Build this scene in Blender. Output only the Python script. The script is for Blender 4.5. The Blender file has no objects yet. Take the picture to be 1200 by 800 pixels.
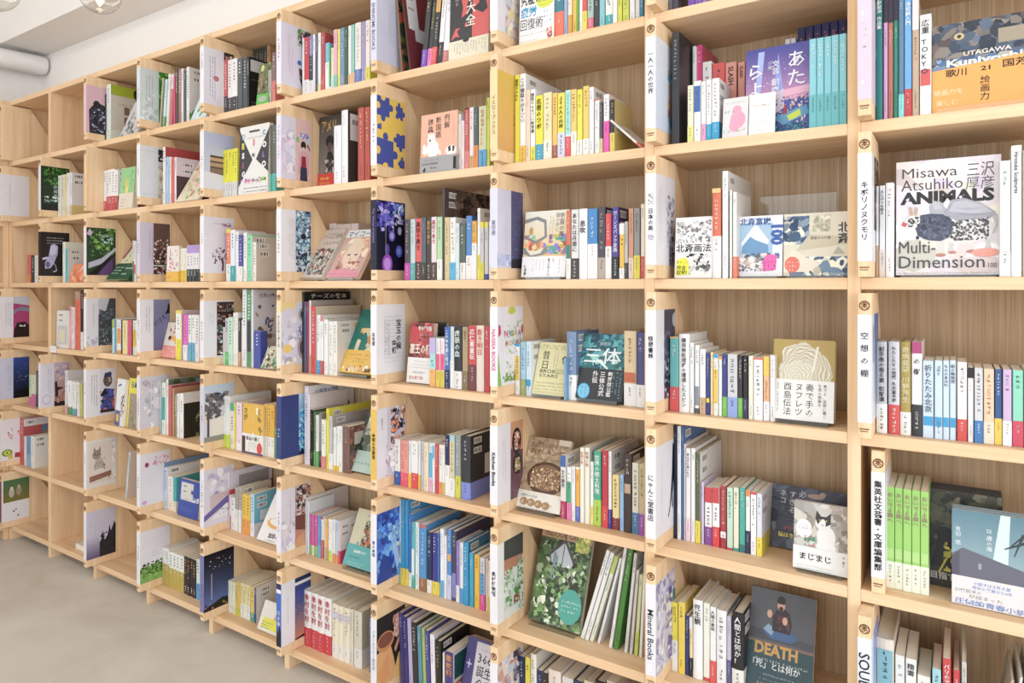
import bpy, math, random
from math import sin, cos, pi, radians

# ---------------------------------------------------------------- camera, light, exposure
S = bpy.context.scene
COL = S.collection
TH = math.atan(800 / 1221.0)
ST, CT = sin(TH), cos(TH)
EYE = (0.0, -1.492, 1.275)
cam = bpy.data.cameras.new('camera'); camo = bpy.data.objects.new('camera', cam); COL.objects.link(camo)
cam.lens = 24.0; cam.sensor_width = 36.0; cam.shift_y = -65 / 1200.0; cam.clip_start = 0.02
camo.location = EYE; camo.rotation_euler = (pi / 2, 0, TH)
S.camera = camo

W_ = bpy.data.worlds.new('world'); S.world = W_; W_.use_nodes = True
W_.node_tree.nodes['Background'].inputs[0].default_value = (0.93, 0.97, 1.0, 1)
W_.node_tree.nodes['Background'].inputs[1].default_value = 1.3


def area(name, loc, rot, sx, sy, power, col=(1, 1, 1)):
    l = bpy.data.lights.new(name, 'AREA'); l.shape = 'RECTANGLE'; l.size = sx; l.size_y = sy; l.energy = power; l.color = col
    o = bpy.data.objects.new(name, l); COL.objects.link(o); o.location = loc; o.rotation_euler = rot
    return o


area('window_daylight', (-1.8, -4.6, 1.45), (radians(90), 0, 0), 7.0, 2.4, 40, (0.95, 0.98, 1.0))
area('right_end_fill', (3.0, -2.2, 1.6), (radians(90), 0, radians(62)), 3.6, 2.4, 62, (0.97, 0.98, 1.0))  # unseen fill added at the right end to brighten right-facing sides, no real window
area('ceiling_lamp_light', (-1.8, -1.9, 2.88), (radians(18), 0, 0), 5.0, 0.6, 24, (1.0, 0.95, 0.89))
S.view_settings.view_transform = 'Standard'; S.view_settings.look = 'None'
S.view_settings.gamma = 1.0; S.view_settings.use_curve_mapping = False
S.view_settings.exposure = 0.16

# ---------------------------------------------------------------- measures
P_ = 0.305            # shelf pitch
TK = 0.0234           # board thickness
CW = 0.4255           # column pitch
U0 = -0.185           # left face of upright 0
ZB = 1.268            # underside of the shelf at eye height
ZTOP = ZB + 3 * P_ + TK
DEP = 0.245           # depth of a compartment


def upr(i): return U0 - CW * i
def floor_z(r): return ZB + TK + P_ * (2 - r)          # r = 0 top row ... 6 bottom row


def ray(px, py):
    a = (px - 600) / 800.0
    return (-ST + CT * a, CT + ST * a, (335 - py) / 800.0)


def u_at(px, w):
    d = ray(px, 0); return d[0] * (w + 1.492) / d[1]


def z_at(px, py, w):
    d = ray(px, py); return EYE[2] + d[2] * (w + 1.492) / d[1]


def proj_y(x, y, z):
    Z = -ST * x + CT * (y + 1.492)
    return 335 - 800 * (z - EYE[2]) / Z


# ---------------------------------------------------------------- materials
def hexc(h):
    if len(h) == 3: h = ''.join(c * 2 for c in h)
    v = [int(h[i:i + 2], 16) / 255.0 for i in (0, 2, 4)]
    return tuple((c / 12.92 if c <= 0.04045 else ((c + 0.055) / 1.055) ** 2.4) for c in v) + (1.0,)


def newmat(name):
    m = bpy.data.materials.new(name); m.use_nodes = True
    nt = m.node_tree; b = nt.nodes['Principled BSDF']
    return m, nt, b, nt.nodes.new, nt.links.new


def print_mat(name, rough, coat=0.0):
    m, nt, b, N, L = newmat(name)
    a = N('ShaderNodeAttribute'); a.attribute_name = 'Col'
    tc = N('ShaderNodeTexCoord'); no = N('ShaderNodeTexNoise'); no.inputs['Scale'].default_value = 35
    L(tc.outputs['Object'], no.inputs['Vector'])
    mr = N('ShaderNodeMapRange'); mr.inputs['To Min'].default_value = 0.80; mr.inputs['To Max'].default_value = 0.88
    L(no.outputs[0], mr.inputs[0])
    mx = N('ShaderNodeMix'); mx.data_type = 'RGBA'; mx.blend_type = 'MULTIPLY'; mx.inputs[0].default_value = 1
    L(a.outputs['Color'], mx.inputs[6]); L(mr.outputs[0], mx.inputs[7])
    hs = N('ShaderNodeHueSaturation'); hs.inputs['Saturation'].default_value = 0.93
    L(mx.outputs[2], hs.inputs['Color']); L(hs.outputs[0], b.inputs['Base Color'])
    b.inputs['Roughness'].default_value = rough
    b.inputs['Specular IOR Level'].default_value = 0.35
    b.inputs['Coat Weight'].default_value = coat; b.inputs['Coat Roughness'].default_value = 0.15
    return m


def wood(name, scale, light, dark, pin=False):
    m, nt, b, N, L = newmat(name)
    tc = N('ShaderNodeTexCoord'); mp = N('ShaderNodeMapping'); mp.inputs['Scale'].default_value = scale
    oi = N('ShaderNodeObjectInfo'); vm = N('ShaderNodeVectorMath'); vm.operation = 'ADD'
    sc = N('ShaderNodeMath'); sc.operation = 'MULTIPLY'; sc.inputs[1].default_value = 37.0
    L(oi.outputs['Random'], sc.inputs[0]); L(tc.outputs['Object'], vm.inputs[0]); L(sc.outputs[0], vm.inputs[1])
    L(vm.outputs[0], mp.inputs[0])
    n1 = N('ShaderNodeTexNoise'); n1.inputs['Scale'].default_value = 1; n1.inputs['Detail'].default_value = 6; n1.inputs['Distortion'].default_value = 0.6
    L(mp.outputs[0], n1.inputs['Vector'])
    cr = N('ShaderNodeValToRGB'); cr.color_ramp.elements[0].position = 0.3; cr.color_ramp.elements[1].position = 0.72
    cr.color_ramp.elements[0].color = hexc(dark); cr.color_ramp.elements[1].color = hexc(light)
    L(n1.outputs[0], cr.inputs[0])
    out = cr.outputs[0]
    n2 = N('ShaderNodeTexNoise'); n2.inputs['Scale'].default_value = 5; n2.inputs['Detail'].default_value = 2
    mp2 = N('ShaderNodeMapping'); mp2.inputs['Scale'].default_value = tuple(c * ((1.5 if pin else 3.5) if c > 10 else 1) for c in scale)
    L(vm.outputs[0], mp2.inputs[0]); L(mp2.outputs[0], n2.inputs['Vector'])
    mr = N('ShaderNodeMapRange'); mr.inputs['From Min'].default_value = 0.35; mr.inputs['From Max'].default_value = 0.65
    mr.inputs['To Min'].default_value = 0.78 if pin else 0.95; mr.inputs['To Max'].default_value = 1.03
    L(n2.outputs[0], mr.inputs[0])
    mx = N('ShaderNodeMix'); mx.data_type = 'RGBA'; mx.blend_type = 'MULTIPLY'; mx.inputs[0].default_value = 1
    L(out, mx.inputs[6]); L(mr.outputs[0], mx.inputs[7]); L(mx.outputs[2], b.inputs['Base Color'])
    b.inputs['Roughness'].default_value = 0.55; b.inputs['Specular IOR Level'].default_value = 0.3
    bp = N('ShaderNodeBump'); bp.inputs['Strength'].default_value = 0.06; bp.inputs['Distance'].default_value = 0.002
    L(n2.outputs[0], bp.inputs['Height']); L(bp.outputs[0], b.inputs['Normal'])
    return m


def plaster(name, c, amt=0.04, sc=6, rough=0.85, bump=0.05, c2=None):
    m, nt, b, N, L = newmat(name)
    tc = N('ShaderNodeTexCoord'); n = N('ShaderNodeTexNoise'); n.inputs['Scale'].default_value = sc; n.inputs['Detail'].default_value = 8
    n.inputs['Roughness'].default_value = 0.6; n.inputs['Distortion'].default_value = 0.5
    L(tc.outputs['Object'], n.inputs['Vector'])
    cr = N('ShaderNodeValToRGB'); cr.color_ramp.elements[0].position = 0.32; cr.color_ramp.elements[1].position = 0.68
    a = hexc(c); cr.color_ramp.elements[1].color = a
    cr.color_ramp.elements[0].color = hexc(c2) if c2 else tuple(x * (1 - amt) for x in a[:3]) + (1,)
    L(n.outputs[0], cr.inputs[0]); L(cr.outputs[0], b.inputs['Base Color']); b.inputs['Roughness'].default_value = rough
    b.inputs['Specular IOR Level'].default_value = 0.25
    bp = N('ShaderNodeBump'); bp.inputs['Strength'].default_value = bump; bp.inputs['Distance'].default_value = 0.004
    L(n.outputs[0], bp.inputs['Height']); L(bp.outputs[0], b.inputs['Normal'])
    return m


def page_mat():
    m, nt, b, N, L = newmat('page_paper')
    tc = N('ShaderNodeTexCoord'); w = N('ShaderNodeTexWave'); w.inputs['Scale'].default_value = 260; w.inputs['Distortion'].default_value = 1.5
    w.bands_direction = 'X'
    L(tc.outputs['Object'], w.inputs['Vector'])
    cr = N('ShaderNodeValToRGB'); cr.color_ramp.elements[0].color = hexc('d8ccb8'); cr.color_ramp.elements[1].color = hexc('f3ecdd')
    L(w.outputs[0], cr.inputs[0]); L(cr.outputs[0], b.inputs['Base Color']); b.inputs['Roughness'].default_value = 0.9
    b.inputs['Specular IOR Level'].default_value = 0.1
    return m


M_PRINT = print_mat('printed_paper', 0.42, 0.12)
M_INK = print_mat('matt_ink', 0.6)
M_PAGE = page_mat()
M_WV = wood('beech_upright_grain', (28, 28, 1.6), 'ebceab', 'd8b389')
M_WH = wood('beech_shelf_grain', (1.6, 26, 26), 'ebceab', 'dab58c')
M_WB = wood('beech_back_panel', (45, 45, 0.9), 'dcc3a2', 'c3a37e', True)
M_BOARD = wood('beech_board_grain', (45, 30, 2.0), 'edd3b0', 'debb92')
M_WALL = plaster('white_wall_paint', 'f2efec', 0.02, 3)
M_CEIL = plaster('white_ceiling_paint', 'ece8e4', 0.02, 3)
M_FLOOR = plaster('trowelled_concrete', 'd6d1c8', 0.1, 3.0, 0.6, 0.12, 'c4bdb2')
M_PIPE = plaster('wrapped_pipe_white', 'f0eeec', 0.05, 12)


def glassy(name, rough=0.02, a=0.16, col=(1, 1, 1, 1)):
    m, nt, b, N, L = newmat(name)
    t = N('ShaderNodeBsdfTransparent'); t.inputs[0].default_value = col
    g = N('ShaderNodeBsdfGlossy'); g.inputs['Roughness'].default_value = rough
    fr = N('ShaderNodeLayerWeight'); fr.inputs[0].default_value = 0.3
    mr = N('ShaderNodeMapRange'); mr.inputs['To Min'].default_value = a * 0.3; mr.inputs['To Max'].default_value = min(1, a * 4)
    L(fr.outputs['Facing'], mr.inputs[0])
    mx = N('ShaderNodeMixShader'); L(mr.outputs[0], mx.inputs[0]); L(t.outputs[0], mx.inputs[1]); L(g.outputs[0], mx.inputs[2])
    L(mx.outputs[0], nt.nodes['Material Output'].inputs[0]); nt.nodes.remove(b)
    return m


M_ACR = glassy('clear_acrylic', 0.05, 0.14, (0.96, 0.97, 0.96, 1))
M_GLASS = glassy('clear_globe_glass', 0.03, 0.2, (0.97, 0.96, 0.94, 1))
m_, nt_, b_, N_, L_ = newmat('lamp_glow'); b_.inputs['Emission Color'].default_value = (1, 0.86, 0.68, 1); b_.inputs['Emission Strength'].default_value = 12
M_GLOW = m_
m_, nt_, b_, N_, L_ = newmat('brass_metal'); b_.inputs['Metallic'].default_value = 1; b_.inputs['Base Color'].default_value = hexc('b8a070'); b_.inputs['Roughness'].default_value = 0.35
M_BRASS = m_


# ---------------------------------------------------------------- mesh builder
class G:
    def __init__(s): s.v = []; s.f = []; s.c = []; s.m = []

    def face(s, pts, c='fff', m=0):
        n = len(s.v); s.v += pts; s.f.append(tuple(range(n, n + len(pts)))); s.c.append(c); s.m.append(m)

    def mesh(s, vs, fs, c='fff', m=0):
        n = len(s.v); s.v += vs
        for f in fs: s.f.append(tuple(i + n for i in f)); s.c.append(c); s.m.append(m)

    def box(s, a, b, c='fff', m=0, skip=''):
        (x0, y0, z0), (x1, y1, z1) = a, b
        vs = [(x0, y0, z0), (x1, y0, z0), (x1, y1, z0), (x0, y1, z0), (x0, y0, z1), (x1, y0, z1), (x1, y1, z1), (x0, y1, z1)]
        s.mesh(vs, [(0, 3, 2, 1), (4, 5, 6, 7), (0, 1, 5, 4), (1, 2, 6, 5), (2, 3, 7, 6), (3, 0, 4, 7)], c, m)

    def prism(s, poly, z0, z1, c='fff', m=0):
        """closed polygon (x, y) counter-clockwise, extruded in z"""
        n = len(poly); k = len(s.v)
        s.v += [(x, y, z0) for x, y in poly] + [(x, y, z1) for x, y in poly]
        s.f.append(tuple(k + i for i in reversed(range(n)))); s.c.append(c); s.m.append(m)
        s.f.append(tuple(k + n + i for i in range(n))); s.c.append(c); s.m.append(m)
        for i in range(n):
            j = (i + 1) % n; s.f.append((k + i, k + j, k + n + j, k + n + i)); s.c.append(c); s.m.append(m)

    def lathe(s, prof, n=24, c='fff', m=0, center=(0, 0, 0)):
        k = len(s.v)
        for r, z in prof:
            for i in range(n):
                a = 2 * pi * i / n; s.v.append((center[0] + r * cos(a), center[1] + r * sin(a), center[2] + z))
        for j in range(len(prof) - 1):
            for i in range(n):
                i2 = (i + 1) % n
                s.f.append((k + j * n + i, k + j * n + i2, k + (j + 1) * n + i2, k + (j + 1) * n + i)); s.c.append(c); s.m.append(m)

    def build(s, name, mats, parent=None, bevel=0, smooth=False):
        me = bpy.data.meshes.new(name); me.from_pydata(s.v, [], s.f); 
        if not isinstance(mats, (list, tuple)): mats = [mats]
        for m in mats: me.materials.append(m)
        if len(mats) > 1: me.polygons.foreach_set('material_index', s.m)
        at = me.color_attributes.new('Col', 'FLOAT_COLOR', 'CORNER')
        buf = []; cache = {}
        for f, c in zip(s.f, s.c):
            if c not in cache: cache[c] = hexc(c)
            buf.extend(cache[c] * len(f))
        at.data.foreach_set('color', buf)
        if smooth: me.polygons.foreach_set('use_smooth', [True] * len(s.f))
        me.update()
        o = bpy.data.objects.new(name, me); COL.objects.link(o)
        if parent: o.parent = parent
        if bevel:
            b = o.modifiers.new('edge', 'BEVEL'); b.width = bevel; b.segments = 1; b.limit_method = 'ANGLE'
        return o


def tag(o, label=None, cat=None, group=None, kind=None):
    if label: o['label'] = label
    if cat: o['category'] = cat
    if group: o['group'] = group
    if kind: o['kind'] = kind
    return o


def empty(name, loc=(0, 0, 0)):
    o = bpy.data.objects.new(name, None); COL.objects.link(o); o.location = loc; o.empty_display_size = 0.02
    return o


# ---------------------------------------------------------------- flat print: text, shapes
_gl = {}
_tc = bpy.data.curves.new('t', 'FONT'); _tc.resolution_u = 1
_to = bpy.data.objects.new('t', _tc); COL.objects.link(_to)


def glyphs(txt, bold=0.0):
    """2-D mesh of a string set at size 1: verts, faces, width"""
    if not txt.isascii(): bold = min(bold, .02)
    k = (txt, bold)
    if k not in _gl:
        for bo in (bold, 0.0):       # a thickened outline can fold over: set it plain then
            _tc.body = txt; _tc.offset = bo; _tc.resolution_u = 2 if txt.isascii() else 1
            dg = bpy.context.evaluated_depsgraph_get(); dg.update()
            me = _to.evaluated_get(dg).to_mesh()
            vs = [(v.co.x, v.co.y) for v in me.vertices]; fs = [tuple(p.vertices) for p in me.polygons]
            _to.evaluated_get(dg).to_mesh_clear()
            if all(-.3 < q < 1.1 and -.2 < p < len(txt) * 1.05 + .2 for p, q in vs): break
        xs = [v[0] for v in vs] or [0, 1]
        _gl[k] = (vs, fs, min(xs), max(xs))
    return _gl[k]


class Pr:
    """draws flat print on a plane: o origin (lower left), ex/ey unit axes, n normal, w/h size in metres; x,y in per cent"""
    def __init__(s, g, o, ex, ey, n, w, h, m=0, lo=False, off=0.0004):
        s.g, s.o, s.ex, s.ey, s.n, s.w, s.h, s.m, s.lo = g, o, ex, ey, n, w, h, m, lo
        s.k = off

    def pt(s, x, y):                       # metres
        return tuple(s.o[i] + s.ex[i] * x + s.ey[i] * y + s.n[i] * s.k for i in range(3))

    def poly(s, pts, c):                   # metres
        s.k += 4e-6
        s.g.face([s.pt(x, y) for x, y in pts], c, s.m)

    def rect(s, x, y, w, h, c):            # per cent
        X, Y = s.w / 100, s.h / 100
        x2, y2 = min(x + w, 100), min(y + h, 100); x = max(x, 0); y = max(y, 0)
        if x2 > x and y2 > y: s.poly([(x * X, y * Y), (x2 * X, y * Y), (x2 * X, y2 * Y), (x * X, y2 * Y)], c)

    def ell(s, cx, cy, rx, ry, c, n=20):
        X, Y = s.w / 100, s.h / 100
        if s.lo: n = 10
        s.poly([(min(max(cx + rx * cos(2 * pi * i / n), 0), 100) * X, min(max(cy + ry * sin(2 * pi * i / n), 0), 100) * Y) for i in range(n)], c)

    def text(s, x, y, size, c, txt, bold=0.0):
        """horizontal, baseline left at x,y per cent, size per cent of height"""
        s.k += 4e-6; z = size * s.h / 100
        vs, fs, a, b = glyphs(txt.replace('_', ' '), bold)
        x0 = x * s.w / 100; y0 = y * s.h / 100
        if x0 + (b - a) * z > s.w: z2 = (s.w - x0) * 0.97 / (b - a); zx = max(z2, z * 0.3)
        else: zx = z
        s.g.mesh([s.pt(x0 + (p - a) * zx, y0 + q * z) for p, q in vs], fs, c, s.m)

    def fit(s, x, y, w, h, c, txt, bold=0.0):
        """horizontal text stretched to a box w by h, per cent"""
        w = min(w, 99 - x); h = min(h, 99 - y)
        s.k += 4e-6; vs, fs, a, b = glyphs(txt.replace('_', ' '), bold)
        ys = [q for p, q in vs]; lo_, hi_ = min(0, min(ys)), max(ys)
        X, Y = s.w / 100, s.h / 100; top = .72 if txt.isascii() else hi_
        s.g.mesh([s.pt((x + w * (p - a) / (b - a)) * X, (y + h * q / top) * Y) for p, q in vs], fs, c, s.m)

    def vtext(s, x, y, size, c, txt, bold=0.0):
        """vertical: x centre, y top, in per cent; size in metres if < 1 else per cent of height"""
        z = size if size < 1 else size * s.h / 100
        s.k += 4e-6; X = x * s.w / 100; Y = y * s.h / 100
        if txt.isascii():
            vs, fs, a, b = glyphs(txt.replace('_', ' '), bold)
            s.g.mesh([s.pt(X + (q - 0.36) * z, Y - (p - a) * z) for p, q in vs], fs, c, s.m); return
        for ch in txt:
            if Y < z * .95: break
            if ch == '_': Y -= z * 0.6; continue
            vs, fs, a, b = glyphs(ch, bold)
            if ch in 'ー・｜-':
                s.g.mesh([s.pt(X + (q - 0.38) * z, Y - z * 0.5 - (p - 0.5) * z) for p, q in vs], fs, c, s.m)
            else:
                s.g.mesh([s.pt(X + (p - 0.5) * z, Y - z * 0.88 + q * z) for p, q in vs], fs, c, s.m)
            Y -= z * 1.02

    def marks(s, x, y, size, n, c, seed=0, vert=True):
        """a line of characters too small to read: a few strokes each; size in metres; x centre, y top per cent"""
        r = random.Random(seed); X = x * s.w / 100; Y = y * s.h / 100; s.k += 4e-6
        for i in range(n):
            if (vert and (Y < size or X < size * .42 or X > s.w - size * .42 + 1e-4 and size * .84 < s.w)) or (not vert and (X > s.w - size * .5 or Y < size)): break
            if r.random() < 0.08: (Y, X) = (Y - size * 0.8, X) if vert else (Y, X + size * .8); continue
            if s.lo:
                a, b = X - size * r.uniform(.2, .42), X + size * r.uniform(.2, .42); t = size * r.uniform(.2, .36)
                s.g.face([s.pt(a, Y - size * .5 - t), s.pt(b, Y - size * .5 - t), s.pt(b, Y - size * .5 + t * .6), s.pt(a, Y - size * .5 + t * .6)], c, s.m)
            else:
                t = size * 0.11
                for q in range(r.choice((2, 3, 3, 4))):
                    if r.random() < 0.6:
                        yy = Y - size * r.uniform(.12, .88); a = X - size * r.uniform(.2, .42); b = X + size * r.uniform(.15, .42)
                        s.g.face([s.pt(a, yy - t), s.pt(b, yy - t), s.pt(b, yy), s.pt(a, yy)], c, s.m)
                    else:
                        xx = X + size * r.uniform(-.35, .3); a = Y - size * .88; b = Y - size * r.uniform(.05, .5)
                        s.g.face([s.pt(xx, a), s.pt(xx + t, a), s.pt(xx + t, b), s.pt(xx, b)], c, s.m)
            if vert: Y -= size * 1.08
            else: X += size * 1.08

    def blobs(s, x, y, w, h, n, size, seed, cols):
        r = random.Random(seed); X, Y = s.w / 100, s.h / 100
        n = int(n * (1.6 if s.lo else 3.0)); size *= .8
        for _ in range(n):
            cx, cy = x + r.random() * w, y + r.random() * h; c = r.choice(cols); q = size * r.uniform(.5, 1.3); a0 = r.random() * 6
            st = r.uniform(.4, 1.0); an = r.random() * 3
            pts = []
            for i in range(7):
                a = a0 + 2 * pi * i / 7; rr = q * r.uniform(.6, 1.1)
                dx, dy = rr * cos(a), rr * sin(a) * st
                px = cx + dx * cos(an) - dy * sin(an); py = cy + (dx * sin(an) + dy * cos(an)) * s.w / s.h
                pts.append((min(max(px, x), x + w, 100) * X, min(max(py, y), y + h, 100) * Y))
            if len(c) == 3: c = ''.join(q_ * 2 for q_ in c)
            j = 2 ** r.uniform(-.22, .22); c = '%02x%02x%02x' % tuple(min(255, int(int(c[i:i + 2], 16) * j)) for i in (0, 2, 4))
            s.poly(pts, c)

    def grad(s, x, y, w, h, n, c1, c2):
        f = lambda q: [int(q[i:i + 2], 16) for i in (0, 2, 4)]
        a, b = f(c1), f(c2)
        n = n * 3
        for i in range(n):
            t = i / (n - 1)
            s.rect(x, y + h * i / n, w, h / n + .01, '%02x%02x%02x' % tuple(int(p + (q - p) * t) for p, q in zip(a, b)))

    def barcode(s, x, y, w, h, seed=1):
        s.rect(x, y, w, h, 'f8f8f6'); r = random.Random(seed); n = 5 if s.lo else 13; k = s.k
        for i in range(n):
            s.k = k; s.rect(x + w * (.06 + .88 * i / n), y + h * .15, w * .88 / n * r.uniform(.3, .8), h * .7, '3a3a3a')

    def draw(s, ops):
        for op in ops.split(';'):
            t = op.split()
            if not t: continue
            k, a = t[0], t[1:]
            F = lambda *i: [float(a[j]) for j in i]
            if k == 'r': s.rect(*F(0, 1, 2, 3), a[4])
            elif k == 'e': s.ell(*F(0, 1, 2, 3), a[4])
            elif k == 'p': s.poly([(float(a[i]) * s.w / 100, float(a[i + 1]) * s.h / 100) for i in range(1, len(a), 2)], a[0])
            elif k == 't': s.text(*F(0, 1, 2), a[3], a[4], float(a[5]) if len(a) > 5 else 0.0)
            elif k == 'w':                       # w cx cy rx ry n c1 c2: nested wavering rings
                cx, cy, rx, ry = F(0, 1, 2, 3); n = int(a[4]); r = random.Random(int(cx * 7 + cy)); ph = [r.random() * 6 for _ in range(4)]
                for q in range(n):
                    t = 1 - q / n; pts = []
                    for i in range(36):
                        an = 2 * pi * i / 36; wb = 1 + .10 * sin(3 * an + ph[0] + q * .35) + .06 * sin(7 * an + ph[1] - q * .5) + .03 * sin(11 * an + ph[2] + q)
                        pts.append((min(max(cx + rx * t * wb * cos(an) + 3 * sin(q * .4), 0), 100) * s.w / 100, min(max(cy + ry * t * wb * sin(an) + 2 * sin(q * .3), 0), 100) * s.h / 100))
                    s.poly(pts, (a[5], a[6])[q % 2])
            elif k == 'f': s.fit(*F(0, 1, 2, 3), a[4], a[5], float(a[6]) if len(a) > 6 else 0.0)
            elif k == 'v': s.vtext(*F(0, 1, 2), a[3], a[4], float(a[5]) if len(a) > 5 else 0.0)
            elif k == 'n': s.blobs(*F(0, 1, 2, 3), int(a[4]), float(a[5]), int(a[6]), a[7].split(','))
            elif k == 'g': s.grad(*F(0, 1, 2, 3), int(a[4]), a[5], a[6])
            elif k == 'l':                       # l x y size n colour [lines dx]: columns of small marks
                for q in range(int(a[5]) if len(a) > 5 else 1):
                    s.marks(float(a[0]) - q * (float(a[6]) if len(a) > 6 else 6), float(a[1]), float(a[2]) * s.h / 100, int(a[3]) - (q % 3), a[4], q + int(float(a[0])), True)
            elif k == 'm':                       # horizontal lines of small marks
                for q in range(int(a[5]) if len(a) > 5 else 1):
                    s.marks(float(a[0]), float(a[1]) - q * (float(a[6]) if len(a) > 6 else 6), float(a[2]) * s.h / 100, int(a[3]) - (q % 3), a[4], q + int(float(a[1])), False)
            elif k == 'b': s.barcode(*F(0, 1, 2, 3))


# ---------------------------------------------------------------- words for labels
def cname(h):
    import colorsys
    if len(h) == 3: h = ''.join(c * 2 for c in h)
    r, g, b = [int(h[i:i + 2], 16) / 255 for i in (0, 2, 4)]
    hh, l, s = colorsys.rgb_to_hls(r, g, b); hh *= 360; mx, mn = max(r, g, b), min(r, g, b); ch = mx - mn
    if ch < 0.09 or (l > .88 and ch < .13): return 'white' if l > .86 else 'light grey' if l > .68 else 'grey' if l > .4 else 'dark grey' if l > .22 else 'black'
    if hh < 14 or hh >= 345: n = 'pink' if l > .68 else 'red' if l > .4 else 'maroon'
    elif hh < 42: n = 'cream' if l > .82 else ('orange' if s > .75 and l > .45 else 'tan' if l > .55 else 'brown')
    elif hh < 70: n = 'cream' if l > .8 else ('yellow' if s > .5 and l > .4 else 'khaki' if l > .4 else 'olive')
    elif hh < 160: n = ('pale ' if l > .72 else 'dark ' if l < .3 else '') + 'green'
    elif hh < 195: n = 'pale turquoise' if l > .7 else 'teal'
    elif hh < 250: n = 'pale blue' if l > .72 else 'navy' if l < .36 else 'blue'
    elif hh < 295: n = 'lilac' if l > .68 else 'purple'
    else: n = 'pale pink' if l > .78 else 'pink' if l > .5 else 'magenta'
    return n


ORD = 'zeroth first second third fourth fifth sixth seventh eighth ninth tenth eleventh twelfth thirteenth fourteenth fifteenth sixteenth seventeenth eighteenth nineteenth twentieth'.split()
ORD += ['twenty-' + w for w in ORD[1:10]] + ['thirtieth'] + ['thirty-' + w for w in ORD[1:10]]


# ---------------------------------------------------------------- books
def shell(g, W, D, H, t, z0, z1, c, m, rnd=0.0, grow=0.0):
    """U-shaped cover: left board, spine, right board; spine at y = 0"""
    e = grow; a, b = -e, W + e; y0 = -e
    if rnd > 0:
        pts = [(b, D), (b, y0 + rnd * .35)]
        for i in range(1, 4):
            q = i / 4; x = b + (a - b) * q; pts.append((x, y0 + rnd * .35 - rnd * sin(pi * q) * .7))
        pts += [(a, y0 + rnd * .35), (a, D)]
    else:
        r = min(0.0012, W * .2)
        pts = [(b, D), (b, y0 + r), (b - r, y0), (a + r, y0), (a, y0 + r), (a, D)]
    inner = [(a + t, D), (a + t, y0 + t + rnd * .35), (b - t, y0 + t + rnd * .35), (b - t, D)]
    g.prism((pts + inner)[::-1], z0, z1, c, m)


BK = []      # (object, cell, order, colour words)
DEPTHS = ((.16, .105), (.178, .112), (.2, .13), (.222, .148), (.262, .182), (1, .21))


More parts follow.
